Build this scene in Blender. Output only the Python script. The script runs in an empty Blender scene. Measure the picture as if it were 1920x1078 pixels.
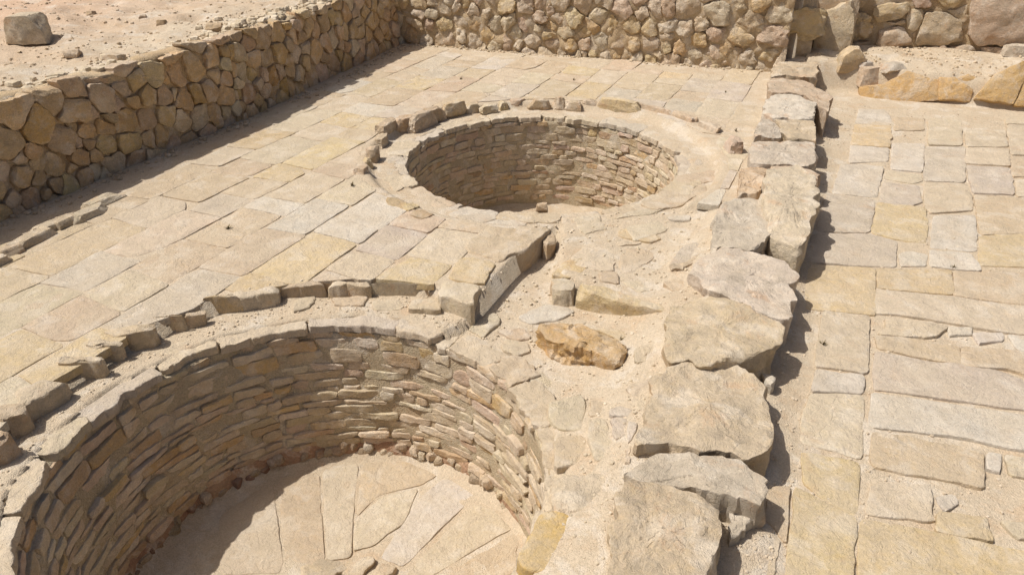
import bpy, math, random
import numpy as np
from mathutils import Matrix, Vector

# ------------------------------------------------------------------ camera, sky, sun, exposure
sc = bpy.context.scene
H, F_PX = 3.0, 1400.0
PITCH, YAW = math.radians(30.2), math.radians(24.3)
cam_d = bpy.data.cameras.new('camera')
cam = bpy.data.objects.new('camera', cam_d)
sc.collection.objects.link(cam)
cam.location = (0, 0, H)
cam.rotation_euler = (math.pi / 2 - PITCH, 0, YAW)
cam_d.sensor_width = 36.0
cam_d.lens = 36.0 * F_PX / 1920.0
cam_d.clip_end = 3000
sc.camera = cam

SUN_DIR = Vector((1.0, 0.50, -1.90)).normalized()          # direction the light travels
world = bpy.data.worlds.new('World')
sc.world = world
world.use_nodes = True
wn = world.node_tree
bg = wn.nodes['Background']
sky = wn.nodes.new('ShaderNodeTexSky')
sky.sky_type = 'NISHITA'
sky.sun_disc = False
sky.sun_elevation = math.asin(-SUN_DIR.z)
sky.sun_rotation = math.atan2(-SUN_DIR.x, -SUN_DIR.y)
sky.air_density = 0.7
sky.dust_density = 5.0
sky.ozone_density = 0.4
wn.links.new(sky.outputs[0], bg.inputs[0])
bg.inputs[1].default_value = 0.085
sun_d = bpy.data.lights.new('sun', 'SUN')
sun_d.energy = 4.2
sun_d.angle = math.radians(0.55)
sun_d.color = (1.0, 0.972, 0.93)
sun = bpy.data.objects.new('sun', sun_d)
sun.rotation_euler = SUN_DIR.to_track_quat('-Z', 'Y').to_euler()
sc.collection.objects.link(sun)
sc.view_settings.view_transform = 'Standard'
sc.view_settings.look = 'None'
sc.view_settings.gamma = 1.0
sc.view_settings.exposure = 0.0
sc.cycles.use_denoising = True
sc.cycles.denoising_prefilter = 'NONE'    # keeps the fine grain of the stone

rng = random.Random(7)
npr = np.random.RandomState(11)
COL = sc.collection

# ------------------------------------------------------------------ pixel -> place
_r = np.array([math.cos(YAW), math.sin(YAW), 0])
_h = np.array([-math.sin(YAW), math.cos(YAW), 0])
_f = math.cos(PITCH) * _h + np.array([0, 0, -math.sin(PITCH)])
_u = np.cross(_r, _f)
CAM = np.array([0, 0, H])

def ray(x, y):
    return (x - 960) * _r + (539 - y) * _u + F_PX * _f

def at(x, y, z=0.0):
    """where the line of sight through a photo pixel meets the level z"""
    d = ray(x, y)
    return CAM + d * ((z - H) / d[2])

def on_plane(x, y, p0, n):
    d = ray(x, y)
    return CAM + d * (np.dot(np.array(p0) - CAM, n) / np.dot(d, n))

def crop(x0, y0, s, pts):
    return [(x0 + s * p[0], y0 + s * p[1]) + tuple(p[2:]) for p in pts]

# ------------------------------------------------------------------ noise (vectorised)
def _hash(ix, iy, iz, seed):
    h = (ix.astype(np.uint32) * np.uint32(374761393) + iy.astype(np.uint32) * np.uint32(668265263)
         + iz.astype(np.uint32) * np.uint32(2147483647) + np.uint32((seed * 974634777) & 0xffffffff))
    h = (h ^ (h >> np.uint32(13))) * np.uint32(1274126177)
    h = h ^ (h >> np.uint32(16))
    return h.astype(np.float64) / 4294967295.0

def vnoise(P, seed=0):
    P = np.asarray(P, float)
    i = np.floor(P).astype(np.int64)
    f = P - i
    w = f * f * f * (f * (f * 6 - 15) + 10)
    out = 0
    for dx in (0, 1):
        wx = w[:, 0] if dx else 1 - w[:, 0]
        for dy in (0, 1):
            wy = w[:, 1] if dy else 1 - w[:, 1]
            for dz in (0, 1):
                wz = w[:, 2] if dz else 1 - w[:, 2]
                out = out + wx * wy * wz * _hash(i[:, 0] + dx, i[:, 1] + dy, i[:, 2] + dz, seed)
    return out * 2 - 1

def fbm(P, freq, octv=3, seed=0, gain=0.5):
    P = np.asarray(P, float) * freq
    a, s = 1.0, 0.0
    for k in range(octv):
        s = s + a * vnoise(P + 17.3 * k, seed + k)
        P = P * 2.03
        a *= gain
    return s

# ------------------------------------------------------------------ materials
def lin(r, g, b):
    f = lambda c: c / 12.92 if c <= 0.04045 else ((c + 0.055) / 1.055) ** 2.4
    return (f(r / 255), f(g / 255), f(b / 255), 1.0)

def new_mat(name):
    m = bpy.data.materials.new(name)
    m.use_nodes = True
    nt = m.node_tree
    b = nt.nodes['Principled BSDF']
    b.inputs['Roughness'].default_value = 0.93
    b.inputs['Specular IOR Level'].default_value = 0.18
    return m, nt, b

def N(nt, typ, **kw):
    n = nt.nodes.new(typ)
    for k, v in kw.items():
        if k.startswith('i_'):
            n.inputs[k[2:].replace('_', ' ')].default_value = v
        else:
            setattr(n, k, v)
    return n

def mixc(nt, fac, a, b, mode='MIX'):
    n = nt.nodes.new('ShaderNodeMix')
    n.data_type = 'RGBA'
    n.blend_type = mode
    for sock, v in ((n.inputs[0], fac), (n.inputs[6], a), (n.inputs[7], b)):
        if isinstance(v, (int, float, tuple)):
            sock.default_value = v
        else:
            nt.links.new(v, sock)
    return n.outputs[2]

def ramp(nt, val, lo, hi, a=0.0, b=1.0):
    n = N(nt, 'ShaderNodeMapRange')
    n.inputs[1].default_value = lo
    n.inputs[2].default_value = hi
    n.inputs[3].default_value = a
    n.inputs[4].default_value = b
    nt.links.new(val, n.inputs[0])
    return n.outputs[0]

def noise(nt, vec, scale, detail=4, rough=0.55, dist=0.0):
    n = N(nt, 'ShaderNodeTexNoise')
    n.inputs['Scale'].default_value = scale
    n.inputs['Detail'].default_value = detail
    n.inputs['Roughness'].default_value = rough
    n.inputs['Distortion'].default_value = dist
    if vec is not None:
        nt.links.new(vec, n.inputs['Vector'])
    return n.outputs[0]

def mathn(nt, op, a, b):
    n = N(nt, 'ShaderNodeMath', operation=op)
    for i, v in enumerate((a, b)):
        if isinstance(v, (int, float)):
            n.inputs[i].default_value = v
        else:
            nt.links.new(v, n.inputs[i])
    return n.outputs[0]

DUST = lin(198, 181, 155)

def stone_material(name, dust=0.5, bump=0.6, grain=60.0, strata=0.0, var=0.16, pits=0.35, flake=0.5, crack=0.0, patina=0.0):
    """limestone: the object's own colour, blotched, gritty, with blown dust settled on it"""
    m, nt, b = new_mat(name)
    info = N(nt, 'ShaderNodeObjectInfo')
    tc = N(nt, 'ShaderNodeTexCoord')
    geo = N(nt, 'ShaderNodeNewGeometry')
    add = N(nt, 'ShaderNodeVectorMath', operation='ADD')
    cmb = N(nt, 'ShaderNodeCombineXYZ')
    nt.links.new(mathn(nt, 'MULTIPLY', info.outputs['Random'], 57.0), cmb.inputs[0])
    nt.links.new(mathn(nt, 'MULTIPLY', info.outputs['Random'], 31.0), cmb.inputs[1])
    nt.links.new(tc.outputs['Object'], add.inputs[0])
    nt.links.new(cmb.outputs[0], add.inputs[1])
    vec = add.outputs[0]
    big = noise(nt, vec, 4.5, 5, 0.62, 0.4)
    mid = noise(nt, vec, 19.0, 5, 0.65)
    fine = noise(nt, vec, grain * 2.2, 3, 0.7)
    c = info.outputs['Color']
    hs = N(nt, 'ShaderNodeHueSaturation')
    nt.links.new(c, hs.inputs['Color'])
    nt.links.new(ramp(nt, big, 0.25, 0.75, 1 - var * 1.5, 1 + var * 1.1), hs.inputs['Value'])
    nt.links.new(ramp(nt, mid, 0.3, 0.7, 1.15, 0.88), hs.inputs['Saturation'])
    c1 = mixc(nt, ramp(nt, mid, 0.50, 0.72, 0.0, 0.40), hs.outputs[0], lin(168, 142, 110))
    c2 = mixc(nt, ramp(nt, big, 0.52, 0.62, 0.0, 0.42), c1, lin(213, 203, 187))
    if patina:
        pt = noise(nt, vec, 3.4, 6, 0.72, 0.4)
        c2 = mixc(nt, ramp(nt, pt, 0.52, 0.64, 0.0, patina), c2, lin(152, 140, 122))
        c2 = mixc(nt, ramp(nt, pt, 0.44, 0.34, 0.0, patina), c2, lin(190, 150, 112))
    # dust lies where the surface looks up
    sep = N(nt, 'ShaderNodeSeparateXYZ')
    nt.links.new(geo.outputs['Normal'], sep.inputs[0])
    up = ramp(nt, sep.outputs[2], 0.25, 0.95)
    dn = noise(nt, geo.outputs['Position'], 3.1, 5, 0.68)
    dm = mathn(nt, 'MULTIPLY', mathn(nt, 'MULTIPLY', up, ramp(nt, dn, 0.36, 0.64)), dust)
    c3 = mixc(nt, dm, c2, DUST)
    c4 = mixc(nt, 1.0, c3, mathn(nt, 'MULTIPLY', ramp(nt, fine, 0.25, 0.75, 0.84, 1.13), ramp(nt, noise(nt, vec, 55.0, 5, 0.75), 0.3, 0.7, 0.88, 1.10)), 'MULTIPLY')
    nt.links.new(c4, b.inputs['Base Color'])
    # relief
    vor = N(nt, 'ShaderNodeTexVoronoi')
    vor.inputs['Scale'].default_value = grain * 0.55
    nt.links.new(vec, vor.inputs['Vector'])
    hgt = mathn(nt, 'ADD', mathn(nt, 'MULTIPLY', mid, 1.0), mathn(nt, 'MULTIPLY', fine, 0.34))
    pn = noise(nt, vec, 34.0, 3, 0.6)
    hgt = mathn(nt, 'ADD', hgt, mathn(nt, 'MULTIPLY', ramp(nt, pn, 0.18, 0.42, -1.0, 0.0), pits))
    hgt = mathn(nt, 'ADD', hgt, mathn(nt, 'MULTIPLY', vor.outputs['Distance'], 0.22))
    fl = noise(nt, vec, 6.0, 5, 0.62, 0.7)
    fstep = mathn(nt, 'ADD', ramp(nt, fl, 0.455, 0.475), mathn(nt, 'ADD', ramp(nt, fl, 0.535, 0.55), ramp(nt, fl, 0.60, 0.615)))
    hgt = mathn(nt, 'ADD', hgt, mathn(nt, 'MULTIPLY', fstep, flake))
    hgt = mathn(nt, 'ADD', hgt, mathn(nt, 'MULTIPLY', fine, 0.45))
    if crack:
        wv = N(nt, 'ShaderNodeVectorMath', operation='ADD')
        nzv = N(nt, 'ShaderNodeTexNoise')
        nzv.inputs['Scale'].default_value = 5.0
        nzv.inputs['Detail'].default_value = 5
        nt.links.new(vec, nzv.inputs['Vector'])
        sc_ = N(nt, 'ShaderNodeVectorMath', operation='SCALE')
        sc_.inputs['Scale'].default_value = 0.35
        nt.links.new(nzv.outputs['Color'], sc_.inputs[0])
        nt.links.new(vec, wv.inputs[0])
        nt.links.new(sc_.outputs[0], wv.inputs[1])
        ve = N(nt, 'ShaderNodeTexVoronoi', feature='DISTANCE_TO_EDGE')
        ve.inputs['Scale'].default_value = 2.3
        nt.links.new(wv.outputs[0], ve.inputs['Vector'])
        line = mathn(nt, 'MULTIPLY', ramp(nt, ve.outputs['Distance'], 0.0, 0.014, 1.0, 0.0), ramp(nt, noise(nt, vec, 2.2, 2), 0.50, 0.56))
        hgt = mathn(nt, 'SUBTRACT', hgt, mathn(nt, 'MULTIPLY', line, crack))
    if strata:
        w = N(nt, 'ShaderNodeTexNoise')
        mp = N(nt, 'ShaderNodeMapping')
        mp.inputs['Scale'].default_value = (2.0, 26.0, 26.0)
        nt.links.new(vec, mp.inputs['Vector'])
        nt.links.new(mp.outputs[0], w.inputs['Vector'])
        w.inputs['Scale'].default_value = 1.6
        w.inputs['Detail'].default_value = 4
        hgt = mathn(nt, 'ADD', hgt, mathn(nt, 'MULTIPLY', w.outputs[0], strata))
    bp = N(nt, 'ShaderNodeBump')
    bp.inputs['Strength'].default_value = bump
    bp.inputs['Distance'].default_value = 0.022
    nt.links.new(hgt, bp.inputs['Height'])
    nt.links.new(bp.outputs[0], b.inputs['Normal'])
    return m

def sand_material(name, base, tint, grain=1.0, bump=0.8, soil=False):
    m, nt, b = new_mat(name)
    geo = N(nt, 'ShaderNodeNewGeometry')
    pos = geo.outputs['Position']
    big = noise(nt, pos, 0.9, 5, 0.6, 0.5)
    mid = noise(nt, pos, 6.5, 6, 0.7, 0.3)
    fine = noise(nt, pos, 95.0 * grain, 3, 0.75)
    c = mixc(nt, ramp(nt, big, 0.35, 0.68), base, tint)
    if soil:
        sx = N(nt, 'ShaderNodeSeparateXYZ')
        nt.links.new(pos, sx.inputs[0])
        far = mathn(nt, 'ADD', sx.outputs[0], mathn(nt, 'MULTIPLY', big, 3.0))
        c = mixc(nt, ramp(nt, far, -6.6, -9.5, 0.0, 0.8), c, lin(198, 166, 139))
    pat = noise(nt, pos, 2.6, 7, 0.66, 0.5)
    c = mixc(nt, ramp(nt, pat, 0.53, 0.60, 0.0, 0.55), c, lin(209, 198, 181))
    c = mixc(nt, ramp(nt, pat, 0.43, 0.36, 0.0, 0.45), c, lin(190, 162, 130))
    c = mixc(nt, ramp(nt, mid, 0.50, 0.28, 0.0, 0.5), c, lin(182, 157, 127))
    vor = N(nt, 'ShaderNodeTexVoronoi')
    vor.inputs['Scale'].default_value = 120.0 * grain
    nt.links.new(pos, vor.inputs['Vector'])
    sp = N(nt, 'ShaderNodeSeparateColor')
    nt.links.new(vor.outputs['Color'], sp.inputs[0])
    c = mixc(nt, 1.0, c, ramp(nt, sp.outputs[0], 0, 1, 0.90, 1.09), 'MULTIPLY')
    c = mixc(nt, 1.0, c, mathn(nt, 'MULTIPLY', ramp(nt, fine, 0.25, 0.75, 0.90, 1.09), ramp(nt, noise(nt, pos, 32.0, 5, 0.75), 0.3, 0.7, 0.90, 1.08)), 'MULTIPLY')
    nt.links.new(c, b.inputs['Base Color'])
    hgt = mathn(nt, 'ADD', mathn(nt, 'MULTIPLY', fine, 0.55), mathn(nt, 'MULTIPLY', vor.outputs['Distance'], -0.4))
    hgt = mathn(nt, 'ADD', hgt, mathn(nt, 'MULTIPLY', mid, 0.9))
    hgt = mathn(nt, 'ADD', hgt, mathn(nt, 'MULTIPLY', noise(nt, pos, 38.0, 4, 0.7), 0.7))
    bp = N(nt, 'ShaderNodeBump')
    bp.inputs['Strength'].default_value = bump
    bp.inputs['Distance'].default_value = 0.014
    nt.links.new(hgt, bp.inputs['Height'])
    nt.links.new(bp.outputs[0], b.inputs['Normal'])
    return m

M = {
    'paver': stone_material('worn_limestone_paver', flake=0.40, crack=0.35, dust=0.65, bump=0.60, grain=70, var=0.10, pits=0.30),
    'slab': stone_material('clean_limestone_slab', flake=0.36, crack=0.4, patina=0.25, dust=0.55, bump=0.60, grain=70, var=0.10, pits=0.30),
    'block': stone_material('weathered_limestone_block', flake=0.30, patina=0.5, dust=0.40, bump=0.65, grain=55, var=0.15, pits=0.4),
    'rubble': stone_material('rubble_limestone', flake=0.40, patina=0.35, dust=0.35, bump=0.75, grain=50, var=0.16, pits=0.45),
    'course': stone_material('thin_coursed_limestone', flake=0.25, dust=0.25, bump=0.65, grain=60, var=0.16, strata=0.6, pits=0.3),
    'sand': sand_material('desert_sand', lin(191, 173, 147), lin(199, 183, 159), 1.0, 0.8, True),
    'mortar': sand_material('earth_mortar', lin(190, 166, 131), lin(198, 177, 145), 0.8, 1.0),
    'vatfill': sand_material('vat_lime_mortar', lin(186, 168, 138), lin(196, 181, 154), 0.8, 1.0),
    'band': sand_material('reddish_rubble_plaster', lin(160, 124, 99), lin(178, 148, 120), 0.5, 1.0),
    'gravel': stone_material('gravel', dust=0.1, bump=0.3, grain=60, var=0.2),
}
mw, ntw, bw = new_mat('dry_weed')
bw.inputs['Base Color'].default_value = lin(104, 92, 60)
M['weed'] = mw

# ------------------------------------------------------------------ objects
def tag(o, label=None, cat=None, group=None, kind=None):
    if label: o['label'] = label
    if cat: o['category'] = cat
    if group: o['group'] = group
    if kind: o['kind'] = kind
    return o

def empty(name, loc=(0, 0, 0)):
    o = bpy.data.objects.new(name, None)
    o.empty_display_size = 0.2
    COL.objects.link(o)
    o.location = loc
    return o

def mesh_obj(name, V, Fc, mat, parent=None, mw=None, color=None, smooth=True, sharp=None):
    me = bpy.data.meshes.new(name)
    me.from_pydata(np.asarray(V, float).tolist(), [], Fc)
    me.materials.append(M[mat] if isinstance(mat, str) else mat)
    if smooth:
        me.polygons.foreach_set('use_smooth', np.ones(len(me.polygons), bool))
    me.update()
    if sharp:
        me.set_sharp_from_angle(angle=math.radians(sharp))
    o = bpy.data.objects.new(name, me)
    COL.objects.link(o)
    if mw is not None:
        o.matrix_world = mw
    if parent is not None:
        o.parent = parent
        o.matrix_parent_inverse = Matrix.Translation(-parent.location)
    if color is not None:
        o.color = color
    return o

def frame(origin, xdir, ydir, zdir):
    m = Matrix.Identity(4)
    for i, a in enumerate((xdir, ydir, zdir)):
        for j in range(3):
            m[j][i] = float(a[j])
    for j in range(3):
        m[j][3] = float(origin[j])
    return m

# stone colours: (r, g, b) as pigments
TAN, CREAM, GREY, WHITE, YEL, OCH, PINK, BROWN = ((199, 179, 151), (206, 190, 165), (197, 184, 168), (211, 202, 189),
    (207, 184, 144), (196, 160, 108), (199, 175, 151), (188, 161, 129))
GOLD = (199, 169, 126)

def tone(base, j=7, k=1.0):
    j = j * 0.8
    d = rng.uniform(-j, j)
    base = [b * 0.80 + m * 0.20 for b, m in zip(base, (200, 181, 153))]
    return lin(*[max(0, min(255, (c + d + rng.uniform(-j * .35, j * .35)) * k)) for c in base])

def pick(*opts):
    return rng.choices([o[0] for o in opts], [o[1] for o in opts])[0]

# ------------------------------------------------------------------ stone shapes
def smooth_poly(poly, it=1, q=0.25):
    p = np.asarray(poly, float)
    for _ in range(it):
        n = np.roll(p, -1, 0)
        a, b = p * (1 - q) + n * q, p * q + n * (1 - q)
        p = np.empty((len(a) * 2, 2))
        p[0::2], p[1::2] = a, b
    return p

def resample(p, m):
    n = np.roll(p, -1, 0)
    L = np.hypot(*(n - p).T)
    s = np.concatenate([[0], np.cumsum(L)])
    t = np.linspace(0, s[-1], m, endpoint=False)
    q = np.vstack([p, p[:1]])
    return np.c_[np.interp(t, s, q[:, 0]), np.interp(t, s, q[:, 1])]

def area(p):
    p = np.asarray(p, float)
    n = np.roll(p, -1, 0)
    return 0.5 * np.sum(p[:, 0] * n[:, 1] - n[:, 0] * p[:, 1])

def centroid(p):
    p = np.asarray(p, float)
    n = np.roll(p, -1, 0)
    cr = p[:, 0] * n[:, 1] - n[:, 0] * p[:, 1]
    A = cr.sum() / 2
    if abs(A) < 1e-9:
        return p.mean(0)
    return np.array([((p[:, 0] + n[:, 0]) * cr).sum(), ((p[:, 1] + n[:, 1]) * cr).sum()]) / (6 * A)

def stone(poly, thick, rnd, dome=0.0, amp=0.004, freq=9.0, edge=0.006, facets=0, cut=(0.78, 0.94), steep=(25, 55),
          res=0.035, nr=5, seed=0, tilt=(0, 0), soft=0.10, cmax=0.03, ns=1, layer=0.0, batter=0.0, mmax=80, corner=1):
    """a stone whose outline is poly (local x, y), its face at z = 0 swelling by dome, its body reaching down to -thick"""
    r = random.Random(seed)
    p = np.asarray(poly, float)
    if area(p) < 0:
        p = p[::-1]
    if corner:
        p = smooth_poly(p, corner, soft)
    per = np.hypot(*(np.roll(p, -1, 0) - p).T).sum()
    m = int(max(12, min(mmax, per / res)))
    p = resample(p, m)
    c = centroid(p)
    rel = p - c
    rad = np.hypot(*rel.T) + 1e-9
    un = rel / rad[:, None]
    e = fbm(np.c_[p * 8.0, np.full(m, seed * 1.7)], 1.0, 4, seed, 0.6) * edge * 1.25
    rad = rad * 1.0 + e
    rm = rad.min()
    rnd = min(rnd, rm * 0.6)
    rings = []
    prof = [(-batter, -thick)] + [(-batter * q_, -thick * q_ - rnd) for q_ in np.linspace(.86, .14, ns)] + [(0, -rnd * 1.15), (rnd * 0.14, -rnd * 0.5), (rnd * 0.5, -rnd * 0.13), (rnd, 0.0)]
    for ins, z in prof:
        rr = np.maximum(rad - ins, rad * 0.3)
        rings.append(np.c_[c + un * rr[:, None], np.full(m, z)])
    base = rad - rnd
    for k in range(1, nr):
        f = 1 - k / nr
        rings.append(np.c_[c + un * (base * f)[:, None], np.zeros(m)])
    V = np.vstack(rings + [np.array([[c[0], c[1], 0.0]])])
    # swell
    rr = np.hypot(*(V[:, :2] - c).T)
    ang = np.arctan2(V[:, 1] - c[1], V[:, 0] - c[0])
    order = np.argsort(np.arctan2(un[:, 1], un[:, 0]))
    R = np.interp(ang, np.arctan2(un[:, 1], un[:, 0])[order], rad[order], period=2 * math.pi)
    t = np.clip(rr / R, 0, 1)
    top = V[:, 2] > -rnd * 1.2
    V[:, 2] += np.where(top, dome * (1 - t ** 2.2), 0)
    V[:, 2] += np.where(V[:, 2] > -thick * 0.99, tilt[0] * (V[:, 0] - c[0]) + tilt[1] * (V[:, 1] - c[1]), 0)
    if layer:                                             # bedding: the face split away in thin sheets
        lv = fbm(np.c_[V[:, :2], np.zeros(len(V))] + seed * 5.3, 3.2, 4, seed + 3)
        st = np.floor(lv * 3.0 + 0.5) / 3.0
        V[:, 2] += np.where(top, layer * st, 0)
    # break off corners along flat planes
    for k in range(facets):
        th = math.radians(r.uniform(*steep))
        ph = r.uniform(0, 2 * math.pi)
        n = np.array([math.sin(th) * math.cos(ph), math.sin(th) * math.sin(ph), math.cos(th)])
        q = V - np.array([c[0], c[1], 0])
        dd = q @ n
        lim = max(dd.max() * r.uniform(*cut), dd.max() - cmax * r.uniform(0.25, 1.0))
        ex = np.maximum(dd - lim, 0)
        ex[V[:, 2] < -thick * 0.9] = 0
        V -= ex[:, None] * n * 0.92
    # weathering
    S = np.c_[V, ] + np.array([seed * 3.1, seed * 1.3, seed * 0.7])
    nz = 0.65 * fbm(S, freq, 4, seed + 5) + 0.9 * (np.abs(fbm(S + 31.7, freq * 0.8, 2, seed + 15)) - 0.35)
    wv = np.where(V[:, 2] < -thick * 0.9, 0, 1)
    V[:, 2] += wv * nz * amp * np.where(top, 1.0, 0.4)
    V[:, :2] += (un_at(V, c) * (fbm(S * np.array([1, 1, 2.2]) + 9.1, freq, 4, seed + 8) * amp * (1.3 if ns > 1 else .9))[:, None]) * (wv * (t > 0.6))[:, None]
    nrg = len(rings)
    Fc = []
    for k in range(nrg - 1):
        a0, b0 = k * m, (k + 1) * m
        for i in range(m):
            j = (i + 1) % m
            Fc.append((a0 + i, a0 + j, b0 + j, b0 + i))
    a0, ce = (nrg - 1) * m, nrg * m
    for i in range(m):
        Fc.append((a0 + i, a0 + (i + 1) % m, ce))
    return V, Fc

def un_at(V, c):
    d = V[:, :2] - c
    return d / (np.hypot(*d.T)[:, None] + 1e-6)

_cs = {}
def cube_sphere(n):
    if n in _cs:
        return _cs[n]
    V, idx, Fc = [], {}, []
    def vid(p):
        k = tuple(np.round(p, 5))
        if k not in idx:
            idx[k] = len(V)
            V.append(p)
        return idx[k]
    g = np.linspace(-1, 1, n + 1)
    for ax in range(3):
        for sg in (-1, 1):
            for i in range(n):
                for j in range(n):
                    q = []
                    for (a, b) in ((g[i], g[j]), (g[i + 1], g[j]), (g[i + 1], g[j + 1]), (g[i], g[j + 1])):
                        p = np.zeros(3)
                        p[ax], p[(ax + 1) % 3], p[(ax + 2) % 3] = sg, a, b
                        q.append(vid(p))
                    Fc.append(tuple(q) if sg > 0 else tuple(q[::-1]))
    _cs[n] = (np.array(V), Fc)
    return _cs[n]

def rock(dx, dy, dz, n=8, facets=7, amp=0.06, seed=0, squar=0.55, cut=(0.62, 0.92)):
    """a loose stone of size dx, dy, dz standing on z = 0"""
    r = random.Random(seed)
    B, Fc = cube_sphere(n)
    L = np.linalg.norm(B, axis=1, keepdims=True)
    V = B * squar + (B / L) * (1 - squar) * 1.12
    V = V / np.abs(V).max(0)
    for k in range(facets + 4):
        nn = np.array([r.gauss(0, 1), r.gauss(0, 1), r.gauss(0, 0.8)])
        nn /= np.linalg.norm(nn)
        dd = V @ nn
        V = V - np.maximum(dd - dd.max() * r.uniform(*cut), 0)[:, None] * nn * 0.95
    d = fbm(V + seed * 2.7, 1.7, 4, seed)
    V = V * (1 + amp * 0.7 * d + (amp * 0.45 * fbm(V + seed * 1.9, 5.5, 3, seed + 2) if n > 6 else 0))[:, None]
    V = V / np.array([np.ptp(V[:, 0]), np.ptp(V[:, 1]), np.ptp(V[:, 2])]) * np.array([dx, dy, dz])
    V[:, 2] -= V[:, 2].min()
    V[:, :2] *= (1.12 - 0.24 * V[:, 2:3] / dz)
    return V, Fc

_seed = [100]
def nseed():
    _seed[0] += 1
    return _seed[0]

def slab(name, poly, z, parent, mat, color, thick=0.10, **kw):
    """a stone lying flat: poly in world x, y, its upper face at z"""
    p = np.asarray([q[:2] for q in poly], float)
    c = centroid(p)
    a = dict(rnd=0.014, amp=0.005, edge=0.008, seed=nseed())
    a.update(kw)
    V, Fc = stone(p - c, thick, **a)
    return mesh_obj(name, V, Fc, mat, parent, Matrix.Translation((c[0], c[1], z)), color, sharp=20)

def px_slab(name, pts, z, parent, mat, color, **kw):
    return slab(name, [at(x, y, z) for x, y in pts], z, parent, mat, color, **kw)

# ------------------------------------------------------------------ levels of the place
Z_R, Z_LEDGE, Z_MID, Z_FLOOR = -0.20, -0.13, -0.20, -1.30
Z_LEDGE2 = -0.09
C1, R1 = np.array([-2.53, 2.50]), 1.49
C2, R2 = np.array([-3.10, 7.72]), 1.58
K1 = 1.90                                     # radius of the kerb round the near vat
K2 = 1.98                                     # ... round the far vat

def kerb_r(a):
    """radius of the near vat's kerb at the angle a"""
    return np.interp(np.degrees(a) % 360, [0, 80, 130, 150, 165, 180, 200, 270, 360], [1.85, 1.99, 1.97, 1.92, 1.87, 1.83, 1.83, 1.85, 1.85])

def poly_sdf(P, poly):
    poly = np.asarray(poly, float)
    n = len(poly)
    d = np.full(len(P), 1e9)
    inside = np.zeros(len(P), bool)
    for i in range(n):
        a, b = poly[i], poly[(i + 1) % n]
        e = b - a
        w = P - a
        t = np.clip((w @ e) / (e @ e), 0, 1)
        d = np.minimum(d, np.hypot(*(w - t[:, None] * e).T))
        cond = ((a[1] <= P[:, 1]) & (b[1] > P[:, 1])) | ((b[1] <= P[:, 1]) & (a[1] > P[:, 1]))
        xi = a[0] + (P[:, 1] - a[1]) / (e[1] if abs(e[1]) > 1e-9 else 1e-9) * e[0]
        inside ^= cond & (P[:, 0] < xi)
    return np.where(inside, -d, d)

def sstep(a, b, x):
    t = np.clip((x - a) / (b - a), 0, 1)
    return t * t * (3 - 2 * t)

A2 = lambda x, y, z: at(x, y, z)[:2]
# centre line of the dividing block wall, from near to far
WALL_LINE = np.array([A2(1240, 1075, 0.0), A2(1310, 800, 0.0), A2(1370, 560, 0.1), A2(1430, 400, 0.15), A2(1475, 250, 0.2), A2(1500, 100, 0.2)])
WALL_LINE = np.vstack([[WALL_LINE[0] + (WALL_LINE[0] - WALL_LINE[1]) * 3], WALL_LINE, [WALL_LINE[-1] + (WALL_LINE[-1] - WALL_LINE[-2]) * 0.6]])
def wall_x(y):
    return np.interp(y, WALL_LINE[:, 1], WALL_LINE[:, 0])

# the sunken strip with the channel, between the two vats and the block wall
MIDP = [A2(*q) for q in ((838, 640, -.2), (884, 590, -.1), (1036, 432, -.1), (1060, 415, -.1), (1330, 420, -.1), (1440, 470, -.1), (1440, 640, -.1), (1320, 1078, -.1))] + [(-0.7, -1.0), (-2.0, -1.0), (-2.2, 1.2), (-2.2, 3.9)]
UPMID = [A2(*q) for q in ((1045, 520, -.1), (1250, 585, -.1), (1400, 600, -.1), (1460, 420, -.1), (1400, 395, -.1), (1045, 405, -.1))]
LEFT_BASE = np.array([[-7.03, 0.5], [-7.03, 3.84], [-7.05, 6.63], [-7.20, 9.5], [-7.55, 12.0]])   # foot of the left wall
BACK_A, BACK_B = np.array([-7.55, 11.95]), np.array([-1.0, 12.62])
Y_STEP = at(1780, 200, Z_R)[1]
Z_TERR = 0.97

def left_x(y):
    return np.interp(y, LEFT_BASE[:, 1], LEFT_BASE[:, 0])

def back_y(x):
    return BACK_A[1] + (x - BACK_A[0]) * (BACK_B[1] - BACK_A[1]) / (BACK_B[0] - BACK_A[0])

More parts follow.
